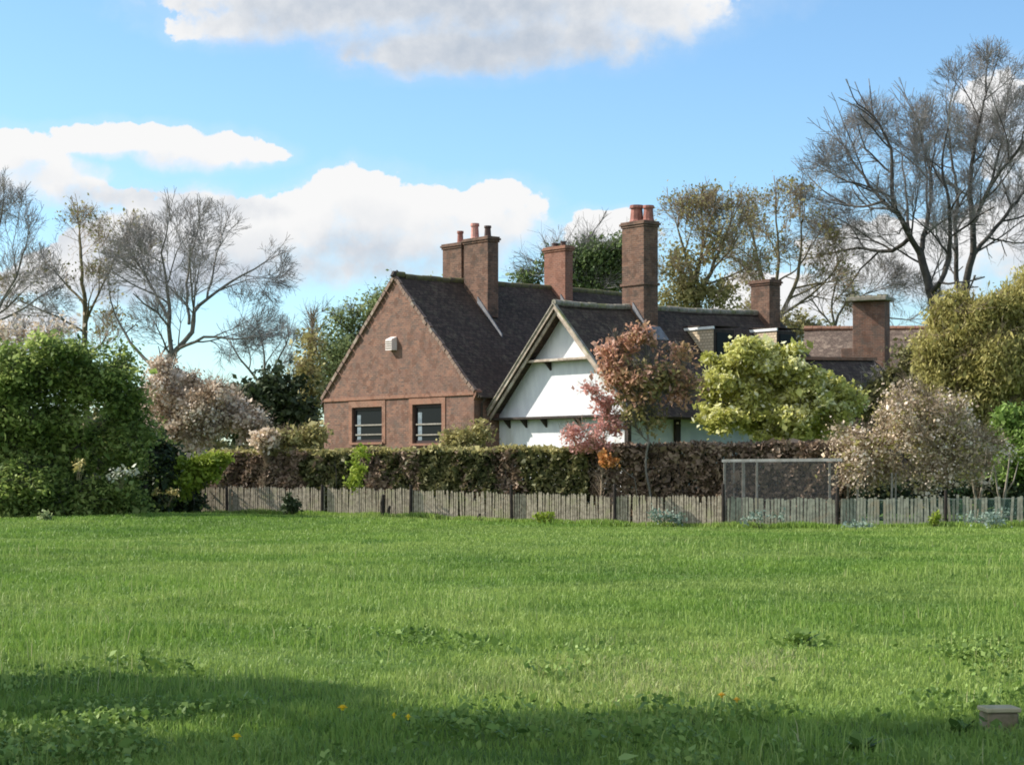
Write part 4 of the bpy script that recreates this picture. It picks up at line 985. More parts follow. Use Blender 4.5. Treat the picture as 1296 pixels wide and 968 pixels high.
# --- blossom trees
YK = 55.5
bl = blobs_px([(1170, 545, 62, 50), (1120, 570, 46, 36), (1200, 580, 46, 36), (1140, 530, 40, 34), (1215, 545, 34, 32), (1090, 590, 30, 22), (1160, 600, 50, 22), (1225, 600, 28, 28), (1088, 560, 34, 28), (1232, 565, 36, 36), (1150, 520, 50, 28)], YK)
tree('blossom_tree', 'spreading apple tree with dull pink and cream blossom right of the netted cage', 'tree', onground(1168, YK), blob_points(bl, 820, .15, 26, .6), [[onground(1168, YK)] + gline([(1170, 625), (1172, 612)], YK), gline([(1172, 612), (1155, 590), (1140, 570), (1115, 558)], YK), gline([(1172, 612), (1180, 585), (1178, 540)], YK), gline([(1172, 614), (1200, 600), (1225, 580)], YK)],
     .25, .009, 'bark_dark', 'twig_tan', 2500, .4, trunk_r=.03, seed=26, di=4, leaves=[dict(n=20, spread=.2, size=.06, mat=LM['blossom_y'], clump=1, aspect=1.2), dict(n=4, spread=.22, size=.06, mat=LM['willow'], name='young_leaves')], rmax=.14)
bl = blobs_px([(210, 490, 34, 32), (235, 520, 40, 30), (270, 510, 38, 28), (295, 535, 40, 28), (205, 535, 36, 26), (245, 550, 50, 22), (320, 550, 22, 18), (205, 465, 14, 14)], 68)
tree('blossom_tree', 'broad pinkish-beige blossom tree right of the big green bush', 'tree', onground(250, 68), blob_points(bl, 640, .35, 27), [[onground(250, 68)] + gline([(250, 590), (246, 560)], 68), gline([(246, 565), (210, 500)], 68), gline([(246, 565), (290, 530)], 68)],
     .35, .010, 'bark', 'twig_tan', 1800, .45, trunk_r=.04, seed=27, di=4, leaves=[dict(n=34, spread=.17, size=.08, mat=LM['blossom'], clump=1, aspect=1.3)])

# --- green bushes on the left
YL = 60
bl = blobs_px([(60, 475, 58, 44), (115, 468, 50, 42), (152, 505, 34, 44), (20, 490, 50, 44), (90, 530, 70, 55), (30, 550, 60, 60), (140, 560, 46, 60), (-30, 540, 60, 70), (80, 610, 80, 46), (10, 615, 70, 46), (140, 620, 50, 40), (50, 640, 60, 24), (120, 642, 50, 22), (-20, 640, 50, 24), (85, 455, 50, 30), (20, 470, 40, 20)], YL)
tree('hawthorn_bush', 'large dense dark green bush with bright tips at the left edge', 'bush', onground(70, YL), blob_points(bl, 2100, .3, 28, .6), [[onground(70, YL)] + gline([(72, 600), (75, 550), (80, 500)], YL), gline([(72, 590), (20, 530)], YL), gline([(72, 590), (135, 530)], YL)],
     .4, .012, 'bark_dark', 'bark_dark', 1200, .4, trunk_r=.05, seed=28, di=5, leaves=[dict(n=38, spread=.19, size=.082, mat=LM['green'], clump=1, up=.7)])
bl = blobs_px([(190, 585, 38, 42), (215, 612, 32, 32), (160, 620, 40, 34), (175, 560, 28, 28), (200, 638, 40, 18), (240, 640, 22, 14), (225, 590, 26, 30)], 63)
tree('dark_bush', 'low dark green bush between the big bush and the hedge', 'bush', onground(188, 63), blob_points(bl, 520, .3, 29), [[onground(188, 63)] + gline([(188, 610), (190, 580)], 63)], .3, .012, 'bark_dark', 'bark_dark', 300, .3, trunk_r=.04, seed=29, leaves=[dict(n=40, spread=.2, size=.09, mat=LM['dark'], clump=1), dict(n=6, spread=.25, size=.09, mat=LM['green'], name='bright_leaves')])
def little(name, label, cat, blx, Y, n_, mat, size, per=14, sp=.08):
    b0 = blobs_px(blx, Y); px_ = blx[0][0]; base = onground(px_, Y)
    root = empty(name, base, 0, label=label, cat=cat)
    p = blob_points(b0, n_, .2, int(px_)); rr = np.random.default_rng(int(px_)); cc = np.repeat(p, per, 0) + rr.normal(size=(n_ * per, 3)) * sp
    cc[:, 2] = np.maximum(cc[:, 2], gz(cc[:, 0], cc[:, 1]) + .02)
    k = min(10, n_); a = p[:k] * .0 + np.array([p[:, 0].mean(), p[:, 1].mean(), max(base.z, p[:, 2].mean() - .45)]) + rr.normal(size=(k, 3)) * [.05, .05, 0]
    prisms('stem', rel(root, a), rel(root, p[:k]), np.full(k, .005), np.full(k, .003), 4, M['moss'], root, True)
    quads('flowers' if 'flower' in label or 'blossom' in label else 'leaves', rel(root, cc), size, mat, root, seed=int(px_), local=True)
    return root
little('flowering_stem', 'pale yellow flower cluster low in the big green bush', 'flower', [(102, 588, 13, 9)], 57, 14, LM['yellow'], .06, 5, .05)
little('flowering_stem', 'white flower cluster near the foot of the dark green bush', 'flower', [(152, 600, 16, 8), (168, 596, 8, 5)], 57.5, 18, LM['white'], .07, 5, .06)
little('flowering_stem', 'orange-yellow flowers in the gap left of the fence', 'flower', [(218, 623, 10, 3), (200, 622, 8, 2)], 61, 14, LM['yellow'], .06, 7, .05)

# --- hedges
FP0 = onground(260, 64); FP1 = onground(1198, 53.2)
fdir = (FP1 - FP0); fdir.z = 0; flen = fdir.length; fdir.normalize(); fn = Vector((-fdir.y, fdir.x, 0))
def fence_pt(px, off=0):            # point on the line parallel to the fence (offset behind it) at column px
    k = (px - 648) / FOC; p = FP0 + fn * off; t = (k * p.y - p.x) / (fdir.x - k * fdir.y); q = p + fdir * t; q.z = float(gz(q.x, q.y)); return q
def hedge(name, label, px0, px1, off, h, dep, dens_, mats, topm, py0, py1, seed, seg=None):
    r = np.random.default_rng(seed)
    A = fence_pt(px0, off); Bq = fence_pt(px1, off); L = (Bq - A).length
    root = empty(name, A, 0, label=label, cat='hedge')
    def place(n_, top=False):
        s_ = r.random(n_); px_ = px0 + (px1 - px0) * s_
        base = np.array([A]) + s_[:, None] * np.array([Bq - A])
        topz = EYE + (HOR - (py0 + (py1 - py0) * s_)) / FOC * base[:, 1] - .16 + .03 * np.sin(s_ * L * 2.3) + .025 * np.sin(s_ * L * 5.1 + 1) + .02 * np.sin(s_ * L * 11)
        gl = gz(base[:, 0], base[:, 1])
        if top: z = topz + r.normal(size=n_) * .045; d = r.random(n_) * dep
        else:
            z = gl + .05 + (topz - gl - .05) * r.random(n_); d = np.abs(r.normal(size=n_)) * .14
            back = r.random(n_) < .12; d[back] = dep - d[back]
            d = d + .07 * np.sin(s_ * L * 3.1 + z * 2.7) + .05 * np.sin(s_ * L * 7.3 - z * 5)
        p = base + np.array(fn)[None] * d[:, None]; p[:, 2] = z
        return p, px_
    n_ = int(dens_ * L * h)
    p, px_ = place(n_)
    # stems inside
    k = int(L * 14); s_ = r.random(k); b0 = np.array([A]) + s_[:, None] * np.array([Bq - A]) + np.array(fn)[None] * (dep * (.15 + .7 * r.random(k)))[:, None]; b0[:, 2] = gz(b0[:, 0], b0[:, 1])
    e0 = b0 + r.normal(size=b0.shape) * [.2, .15, 0]; e0[:, 2] = b0[:, 2] + h * (.7 + .2 * r.random(k))
    prisms('stems', rel(root, b0), rel(root, e0), np.full(k, .02), np.full(k, .008), 4, M['bark_dark'], root, True)
    for (mat, fn_sel, nm) in mats:
        m_ = fn_sel(px_, p, r)
        if m_.any(): quads(nm, rel(root, p[m_]), .095, mat, root, seed=seed, local=True, aspect=1.5)
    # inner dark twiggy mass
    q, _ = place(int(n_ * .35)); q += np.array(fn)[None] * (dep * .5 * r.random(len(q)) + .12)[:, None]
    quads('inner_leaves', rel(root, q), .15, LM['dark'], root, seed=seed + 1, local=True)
    q, _ = place(int(L * dep * dens_ * .8), True); quads('top_growth', rel(root, q), .085, topm, root, seed=seed + 2, local=True)
    return root
def zone(a, b, soft=14):
    return lambda px_, p, r: ((px_ + r.normal(size=len(px_)) * soft) > a) & ((px_ + r.normal(size=len(px_)) * soft) <= b)
def zg(px_, p, r): return ((px_ > 400 + 14 * np.sin(p[:, 2] * 3)) & (np.sin(px_ * .045 + 1) + .8 * np.sin(px_ * .11 + p[:, 2] * 1.5) + r.normal(size=len(px_)) * .5 > -.55))
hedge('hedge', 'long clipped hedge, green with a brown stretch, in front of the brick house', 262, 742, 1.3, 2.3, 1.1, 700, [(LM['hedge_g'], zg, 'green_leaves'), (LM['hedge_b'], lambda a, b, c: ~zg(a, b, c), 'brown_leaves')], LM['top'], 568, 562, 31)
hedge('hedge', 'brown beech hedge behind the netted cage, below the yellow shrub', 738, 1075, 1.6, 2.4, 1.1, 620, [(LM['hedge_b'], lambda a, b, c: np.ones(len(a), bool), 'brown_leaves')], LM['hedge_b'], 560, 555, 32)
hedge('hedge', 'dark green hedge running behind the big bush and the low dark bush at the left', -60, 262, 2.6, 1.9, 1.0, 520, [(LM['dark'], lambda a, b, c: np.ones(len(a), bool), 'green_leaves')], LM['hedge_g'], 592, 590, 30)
bl = blobs_px([(242, 590, 18, 17), (264, 582, 22, 10), (238, 610, 13, 18), (232, 624, 9, 9), (265, 600, 16, 12)], 62.6)
tree('lime_shrub', 'bright lime-green shrub at the left end of the hedge', 'bush', onground(243, 63), blob_points(bl, 150, .4, 33), [[onground(243, 63)] + gline([(243, 620), (243, 595)], 63)], .25, .01, 'bark', 'bark', 0, trunk_r=.03, seed=33, leaves=[dict(n=30, spread=.11, size=.08, mat=LM['lime'], clump=1)])
bl = blobs_px([(455, 590, 9, 22), (460, 572, 12, 8), (450, 612, 8, 12)], 60.4)
tree('lime_shrub', 'yellow-green creeper climbing the front of the green hedge', 'bush', onground(455, 60.4), blob_points(bl, 36, .5, 34), [[onground(455, 60.4)] + gline([(455, 620), (455, 595)], 60.4)], .25, .008, 'bark', 'bark', 0, trunk_r=.03, seed=34, leaves=[dict(n=14, spread=.10, size=.075, mat=LM['lime'], clump=1)])
for k, (blx, Y_, lb, mt) in enumerate((([(370, 560, 34, 14), (400, 552, 24, 10)], 65, 'low yellowish shrub rising over the hedge left of the brick house', 'top'), ([(588, 555, 24, 10), (606, 548, 12, 10)], 63.5, 'small yellowish shrub over the hedge at the brick house corner', 'top'), ([(335, 558, 14, 8)], 64.5, 'small beige tuft over the hedge beside the pink blossom', 'blossom_y'))):
    b0 = blobs_px(blx, Y_); px_ = blx[0][0]
    tree('garden_shrub', lb, 'bush', onground(px_, Y_), blob_points(b0, 90, .3, 35 + k), [[onground(px_, Y_)] + gline([(px_, 600), (px_, 565)], Y_)], .25, .008, 'bark', 'twig_tan', 400, .3, trunk_r=.03, seed=35 + k, leaves=[dict(n=20, spread=.15, size=.08, mat=LM[mt], clump=1)])

# --- fence
posts = [290, 410, 522, 650, 780, 917.5, 1061, 1198]
Pp = [fence_pt(p) for p in posts]
first = fence_pt(256); lastp = fence_pt(1345)
fence = empty('paling_fence', first, 0, label='low weathered wooden paling fence with thin dark posts along the field edge', cat='fence')
tops = [615, 613, 613, 613, 613, 612, 616, 620]
for q, py in zip(Pp, tops):
    zt = EYE + (HOR - py) / FOC * q.y
    mb = MB(); d = q - first; lx, ly = d.x - fn.x * .13, d.y - fn.y * .13; r_ = .05
    tl = random.uniform(-.02, .02)
    mb.tube([(lx, ly, q.z - first.z - .3), (lx + tl * .5, ly, .6), (lx + tl, ly, zt - first.z - .03), (lx + tl, ly, zt - first.z)], [r_, r_ * .97, r_ * .92, r_ * .6], 8); mb.build('post', M['post'], fence)
nodes_ = [first] + Pp
for i in range(6):
    a, b = nodes_[i], nodes_[i + 1]; L = (b - a).length; d = (b - a).normalized(); n_ = int(L / .078)
    mb = MB()
    for k in range(n_):
        t = (k + .5) / n_; p = a.lerp(b, t); g0 = float(gz(p.x, p.y)); h = .93 + random.gauss(0, .02) + .03 * math.sin(k * .35 + i)
        tilt = random.gauss(0, .018); w2 = random.uniform(.024, .036)
        if random.random() < .03: continue
        if random.random() < .04: h -= random.uniform(.1, .3)
        o = p - first; o.z = g0 - first.z
        lean = d * tilt; A0 = o - fn * .055; T = A0 + lean + Vector((0, 0, h))
        mb.prism([A0 - d * w2 + Vector((0, 0, -.05)), A0 + d * w2 + Vector((0, 0, -.05)), T + d * w2 * .9 - Vector((0, 0, .05)), T + Vector((0, 0, .0)), T - d * w2 * .9 - Vector((0, 0, .04))], -fn * .02)
    mb.build('pales', M['pale'], fence)
mb = MB()
for hz in (.25, .7):
    for i in range(6):
        a, b = nodes_[i] - first, nodes_[i + 1] - first; mb.beam(a + Vector((0, 0, hz)) - fn * .045, b + Vector((0, 0, hz)) - fn * .045, .008, .008)
mb.build('binding_wire', M['metal'], fence)
nf = empty('netting_fence', Pp[5], 0, label='green netting fence with sparse pales at the right, continuing the paling fence', cat='fence')
seq = [Pp[5], Pp[6], Pp[7], lastp]
for i in range(3):
    a, b = seq[i] - Pp[5], seq[i + 1] - Pp[5]; dd = (b - a).normalized()
    a = a + dd * .06; b = b - dd * .06
    if i > 0:
        mb = MB(); mb.poly([a + Vector((0, 0, -.02)), b + Vector((0, 0, -.02)), b + Vector((0, 0, .82)), a + Vector((0, 0, .82))]); mb.build('netting', M['net_green'], nf)
    mb = MB(); L = (b - a).length; n_ = int(L / .095)
    for k in range(n_):
        p = a.lerp(b, (k + .5) / n_) - fn * .03; h = .86 + random.gauss(0, .03); w2 = .036; t_ = dd * random.gauss(0, .02)
        if random.random() < .1 * i: continue
        p.z = float(gz(p.x + Pp[5].x, p.y + Pp[5].y)) - Pp[5].z
        mb.prism([p - dd * w2, p + dd * w2, p + dd * w2 + t_ + Vector((0, 0, h)), p - dd * w2 + t_ + Vector((0, 0, h))], -fn * .02)
    mb.build('pales', M['pale_grey'], nf)
mb = MB()
for hz in (.3, .8):
    for i in range(3): mb.beam(seq[i] - Pp[5] + Vector((0, 0, hz)) - fn * .02, seq[i + 1] - Pp[5] + Vector((0, 0, hz)) - fn * .02, .01, .01)
mb.build('binding_wire', M['metal'], nf)
mb = MB(); q = fence_pt(1330) - Pp[5]; mb.tube([q + Vector((0, 0, -.2)), q + Vector((0, 0, 1.0))], .05, 8); mb.build('post', M['post'], nf)
# odd stumps on the field side of the fence
for k, (px, py, w_, lb) in enumerate(((484, 626, .075, 'short dark wooden stump leaning on the fence between its second and third posts'), (606, 650, .06, 'small rotten stub in the grass before the fence, between its third and fourth posts'), (492, 640, .05, 'thin broken stake beside the fence, just right of the dark stump'), (183, 612, .07, 'dark old post standing in the gap before the low dark bush'))):
    q = fence_pt(px, -.35) if px != 183 else onground(183, 60.5); zt = EYE + (HOR - py) / FOC * q.y
    mb = MB(); h = zt - q.z; mb.tube([(0, 0, -.2), (.0, 0, h * .6), (.03, 0, h), (.03, 0, h + .01)], [w_, w_ * .95, w_ * .8, w_ * .4], 7)
    o = mb.build('post_stump' if px != 183 else 'old_post', M['post']); o.location = q; tag(o, lb, 'stump' if px != 183 else 'post')
little('ivy_clump', 'dark ivy clump growing over the fence between its first two posts', 'plant', [(374, 640, 13, 13), (366, 632, 6, 8)], 61.0, 34, LM['dark'], .08, 12, .06)
little('weed_clump', 'yellow-green weed clump at the foot of the fence, left of the fifth post', 'plant', [(688, 655, 15, 5)], 58.0, 22, LM['lime'], .06, 10, .06)
little('weed_clump', 'blue-green weeds at the foot of the fence, under the brown hedge', 'plant', [(850, 655, 20, 9), (828, 650, 8, 9)], 56.0, 40, LM['blue'], .055, 9, .07)
little('weed_clump', 'grey-green weeds at the foot of the fence, just right of the seventh post', 'plant', [(1090, 667, 24, 6)], 53.2, 36, LM['blue'], .05, 9, .07)
little('weed_clump', 'yellowish weed sprig beside the last thin fence post on the right', 'plant', [(1183, 655, 8, 9)], 52.6, 16, LM['lime'], .06, 8, .06)
little('weed_clump', 'pale green weeds below the big bush at the left edge', 'plant', [(55, 655, 7, 6)], 55.5, 14, LM['pale_green'], .07, 8, .06)
little('weed_clump', 'blue-green weeds against the netting at the right edge', 'plant', [(1265, 655, 30, 10), (1225, 655, 14, 8)], 51.5, 46, LM['blue'], .05, 9, .08)
little('weed_clump', 'small grey-green weeds before the fence right of the sixth post', 'plant', [(955, 655, 22, 6), (985, 652, 10, 8)], 54.6, 26, LM['blue'], .05, 8, .07)

# --- netted cage / run
cage = empty('netted_cage', fence_pt(916, 1.0), 0, label='timber framed wire netting cage behind the fence, in front of the brown hedge', cat='cage')
c0 = fence_pt(916, .7); c1 = fence_pt(1062, .7); o0 = cage.location.copy()
ztop = EYE + (HOR - 583) / FOC * c0.y
dc = (c1 - c0).normalized()
def cbeam(name, p, q, w_, h_, mat=M['cage_wood']): mb = MB(); mb.beam(p - o0, q - o0, w_, h_); return mb.build(name, mat, cage)
tz0 = Vector((c0.x, c0.y, ztop)); tz1 = Vector((c1.x, c1.y, ztop + .02)); back = fn * 1.0 - fn * .1
cbeam('top_rail', tz0 - dc * .05, tz1 + dc * .1, .07, .09, M['metal']); cbeam('top_rail', tz0 + back, tz1 + back, .06, .06); cbeam('cross_rail', tz0, tz0 + back, .06, .06); cbeam('cross_rail', tz1, tz1 + back, .06, .06)
for px in (917, 941, 958, 1050):
    q = fence_pt(px, .7); cbeam('upright', Vector((q.x, q.y, q.z)), Vector((q.x, q.y, ztop - .04)), .06 if px != 941 else .09, .05)
for q in (c0 + back, c1 + back): cbeam('upright', Vector((q.x, q.y, q.z)), Vector((q.x, q.y, ztop - .03)), .05, .05)
mb = MB(); a = c0 - o0; b = c1 - o0; mb.poly([a - fn * .04, b - fn * .04, b - fn * .04 + Vector((0, 0, ztop - c1.z)), a - fn * .04 + Vector((0, 0, ztop - c0.z))]); mb.build('netting', M['net'], cage)
mb = MB(); a2 = a + back; mb.poly([a, a2, a2 + Vector((0, 0, ztop - c0.z)), a + Vector((0, 0, ztop - c0.z))]); mb.build('netting', M['net'], cage)
for i, px in enumerate((1085, 1128, 1133)):
    q = fence_pt(px, .9 + .2 * i); zt = EYE + (HOR - (598 if i else 604)) / FOC * q.y
    mb = MB(); mb.beam((0, 0, 0), (0.02, 0, zt - q.z), .07 if i != 2 else .04, .05); o = mb.build('garden_stake', M['cage_wood'], bevel=.008); o.location = q
    tag(o, ['pale upright timber stake just right of the netted cage', 'wide grey stake under the apple blossom tree, left of its trunk', 'narrow grey stake touching the wide one under the apple blossom tree'][i], 'stake')
# pale multi-stem trunks at right edge behind the netting
for i, (px, lb) in enumerate(((1238, 'pale forked bare sapling behind the netting, left one of the pair'), (1268, 'pale forked bare sapling behind the netting, right one at the edge'))):
    Yq = 57; bq_ = onground(px, Yq); mb = MB()
    o_ = lambda dx, h: Vector((dx, 0, h))
    mb.tube([o_(0, -.05), o_(.03, .5), o_(.10, 1.0), o_(.2, 1.7), o_(.25, 2.3)], [.05, .045, .04, .025, .01], 7)
    mb.tube([o_(.03, .45), o_(-.12, 1.0), o_(-.2, 1.6), o_(-.35, 2.2)], [.04, .035, .02, .01], 7); mb.tube([o_(.08, .9), o_(.35, 1.3), o_(.5, 1.9)], [.03, .02, .01], 6)
    o = mb.build('sapling', mottled('pale_bark', (.30, .26, .2), (.2, .17, .13), 5), smooth=True); o.location = bq_; tag(o, lb, 'sapling')
bl = blobs_px([(1100, 625, 50, 20), (1180, 625, 50, 20), (1250, 620, 50, 26), (1300, 620, 40, 30)], 60.5)
tree('garden_shrub', 'dark low shrubs behind the netting under the apple blossom tree', 'bush', onground(1200, 60.5), blob_points(bl, 320, .1, 61), [[onground(1200, 60.5)] + gline([(1200, 630)], 60.5)], .3, .01, 'bark', 'bark_dark', 300, .4, trunk_r=.03, seed=61, leaves=[dict(n=26, spread=.22, size=.09, mat=LM['dark'], clump=1)])

# far-off wood closing the horizon
r = np.random.default_rng(70); n_ = 26000; x_ = r.uniform(-75, 75, n_); y_ = r.uniform(150, 175, n_); z_ = 1.2 + (3.6 + 1.6 * np.sin(x_ * .12) + 1.0 * np.sin(x_ * .37 + 1) + .6 * np.sin(x_ * 1.1)) * r.random(n_) ** .7
o = quads('far_wood', np.stack([x_, y_, z_], 1), .55, LM['hedge_g'], None, seed=71); tag(o, 'far line of woodland behind the gardens', 'woodland', kind='stuff')

# ------------------------------------------------------------------ grass
def patch_noise(x, y): return np.sin(x * .8 + 1.3 * np.sin(y * .6)) * np.sin(y * .55 + 1.1 * np.sin(x * .5)) + .6 * np.sin(x * 2.3 + y * 1.1) * np.sin(y * 1.9 - x * .7) + .3 * np.sin(x * 5.1 + 2) * np.sin(y * 4.3)
def blades(name, x, y, h, wd, mat, seed, lean=.35, var=None):
    r = np.random.default_rng(seed); n_ = len(x); z = gz(x, y) - .01
    an = r.random(n_) * 6.283; tx, ty = np.cos(an), np.sin(an); la = r.random(n_) * 6.283; ll = np.abs(r.normal(size=n_)) * lean * h
    lx, ly = np.cos(la) * ll, np.sin(la) * ll
    v = np.empty((n_, 5, 3), np.float32)
    def setv(k, px_, py_, pz_): v[:, k, 0] = px_; v[:, k, 1] = py_; v[:, k, 2] = pz_
    setv(0, x - tx * wd / 2, y - ty * wd / 2, z); setv(1, x + tx * wd / 2, y + ty * wd / 2, z)
    setv(2, x + lx * .35 + tx * wd * .42, y + ly * .35 + ty * wd * .42, z + h * .6); setv(3, x + lx * .35 - tx * wd * .42, y + ly * .35 - ty * wd * .42, z + h * .6)
    setv(4, x + lx, y + ly, z + h * (1 - .25 * np.minimum(1, ll / h)))
    b5 = np.arange(n_) * 5
    F = np.stack([b5, b5 + 1, b5 + 2, b5 + 3, b5 + 3, b5 + 2, b5 + 4], 1).ravel()
    ls = np.empty(n_ * 2, np.int32); ls[0::2] = np.arange(n_) * 7; ls[1::2] = np.arange(n_) * 7 + 4
    lt = np.empty(n_ * 2, np.int32); lt[0::2] = 4; lt[1::2] = 3
    me = bpy.data.meshes.new(name); me.vertices.add(n_ * 5); me.vertices.foreach_set('co', v.ravel()); me.loops.add(n_ * 7); me.loops.foreach_set('vertex_index', F.astype(np.int32))
    me.polygons.add(n_ * 2); me.polygons.foreach_set('loop_start', ls); me.polygons.foreach_set('loop_total', lt); me.update(calc_edges=True)
    a = me.attributes.new('var', 'FLOAT', 'FACE'); vv = np.repeat(r.random(n_) if var is None else np.clip(var + r.normal(size=n_) * .10, 0, 1), 2); a.data.foreach_set('value', vv.astype(np.float32))
    return link_mesh(name, me, mat)
def grass_mat():
    m, n, out = newmat('meadow_grass'); at_ = n.new('ShaderNodeAttribute', attribute_name='var').outputs['Fac']; pos = n.new('ShaderNodeNewGeometry').outputs['Position']
    r = n.new('ShaderNodeValToRGB'); n.link(at_, r.inputs[0]); e = r.color_ramp.elements
    cols = [(.0, (.092, .168, .027)), (.35, (.16, .268, .042)), (.7, (.24, .35, .065)), (.93, (.32, .38, .11)), (1.0, (.44, .41, .21))]
    while len(e) < 5: e.new(.5)
    for i, (p, c) in enumerate(cols): e[i].position = p; e[i].color = (*c, 1)
    st = n.new('ShaderNodeMapping'); n.link(pos, st.inputs[0]); st.inputs['Scale'].default_value = (.10, .26, 1); st.inputs['Rotation'].default_value = (0, 0, .12)
    big = n.rng(n.noise(st.outputs[0], 1.0, 5, .62), .40, .62)
    c = n.mix(n.m('MULTIPLY', big, .55), r.outputs[0], (.33, .40, .11))
    c = n.mix(n.rng(n.noise(pos, 1.5, 4, .65), .52, .66, 0, .5), c, (.06, .135, .02))
    c = n.mix(n.rng(n.noise(pos, .45, 4, .65), .5, .75, 0, .65), c, (.07, .155, .025))
    sp = n.new('ShaderNodeSeparateXYZ'); n.link(pos, sp.inputs[0])
    p = n.new('ShaderNodeBsdfPrincipled'); n.link(c, p.inputs['Base Color']); p.inputs['Roughness'].default_value = .55; p.inputs['Specular IOR Level'].default_value = .25
    t = n.new('ShaderNodeBsdfTranslucent'); n.link(c, t.inputs[0]); mx = n.new('ShaderNodeMixShader'); mx.inputs[0].default_value = .35; n.link(p.outputs[0], mx.inputs[1]); n.link(t.outputs[0], mx.inputs[2]); n.link(mx.outputs[0], out.inputs[0]); return m
GM = grass_mat()
r = np.random.default_rng(80)
def field(n_, y0, y1, pw, seed):
    r = np.random.default_rng(seed); q = 1 + pw; y = (y0 ** q + (y1 ** q - y0 ** q) * r.random(n_)) ** (1 / q); x = (r.random(n_) * 2 - 1) * (.30 * y + 1.2); return x, y, r
x, y, r = field(380000, 8.3, 66, -.55, 81)
keep = y < FP0.y + (x - FP0.x) * (FP1.y - FP0.y) / (FP1.x - FP0.x) + .5; x, y = x[keep], y[keep]
pn = patch_noise(x, y)
clump = np.sin(x * 3.1 + 2 * np.sin(y * 1.3)) * np.sin(y * 2.2 + 1.7 * np.sin(x * 1.9))
h = (.085 + .028 * pn + .022 * clump + .015 * r.normal(size=len(x)) + .0002 * y) * .86; h = np.clip(h, .03, .3)
wd = .0045 + .00036 * y
var = .38 + .07 * clump + .16 * patch_noise(x * .6 + 9, y * .35) + .10 * pn
# paler drier band a little way in, and a faint trodden line
dry = np.exp(-((y - 15.5) / 3.2) ** 2) * sstep(-4, 1, x); var = var + .30 * dry
trod = np.exp(-((x - (-.45 - (y - 20) * .02)) / .35) ** 2) * sstep(15, 19, y) * (1 - sstep(26, 32, y)); var = var + .28 * trod; h = h * (1 - .4 * trod)
tr2_ = np.exp(-((y - (46 - .5 * (x + 8))) / .9) ** 2) * sstep(-10, -7, x) * (1 - sstep(-1, 2, x)); var = var + .22 * tr2_
tag(blades('grass', x, y, h, wd, GM, 82, .6, var=var), 'green meadow grass covering the whole field', 'grass', kind='stuff')
# taller wisps and seed stalks
x, y, r = field(16000, 8.8, 40, -.6, 83); k_ = patch_noise(x * .7 + 3, y * .5) > .1; x, y = x[k_], y[k_]
tag(blades('tall_grass', x, y, .16 + .07 * r.random(len(x)), .004 + .00025 * y, GM, 84, .3, var=np.full(len(x), .8)), 'taller pale grass stalks scattered in the field', 'grass', kind='stuff')
# rough tussocks along the fence foot
t = r.random(9000); xx = FP0.x - 9 + (FP1.x + 6 - FP0.x + 9) * t; yy_ = FP0.y + (xx - FP0.x) * (FP1.y - FP0.y) / (FP1.x - FP0.x) - np.abs(r.normal(size=9000)) * .35 - .1
tag(blades('fence_foot_grass', xx, yy_, .14 + .10 * np.abs(np.sin(xx * 1.7) * np.sin(xx * .6)) + .04 * r.random(9000), np.full(9000, .03), GM, 85, .4, var=np.full(9000, .55)), 'long grass along the foot of the fence', 'grass', kind='stuff')
# broad-leaved weeds of the near field
def weeds(n_c, cond, y0, y1, seed, name, label, mat, size):
    x, y, r = field(n_c, y0, y1, 0, seed); k = cond(x, y, r); x, y = x[k], y[k]; per = 9
    cx = np.repeat(x, per) + r.normal(size=len(x) * per) * .07; cy = np.repeat(y, per) + r.normal(size=len(x) * per) * .07
    cz = gz(cx, cy) + .03 + .10 * r.random(len(cx)); o = quads(name, np.stack([cx, cy, cz], 1), size, mat, None, aspect=1.5, up=.35, seed=seed); tag(o, label, 'plants', kind='stuff')
weeds(5000, lambda x, y, r: (patch_noise(x * 1.3, y * 1.2) + .9 * sstep(0, 4, x) + r.normal(size=len(x)) * .3 > .9), 8.8, 17.5, 90, 'broadleaf_weeds', 'broad-leaved weeds mixed in the near grass', LM['weed'], .028)
weeds(4000, lambda x, y, r: (patch_noise(x + 4, y * 1.2) > .5), 8.8, 12.5, 91, 'clover', 'clover and dock leaves in the shaded foreground', LM['weed'], .026)

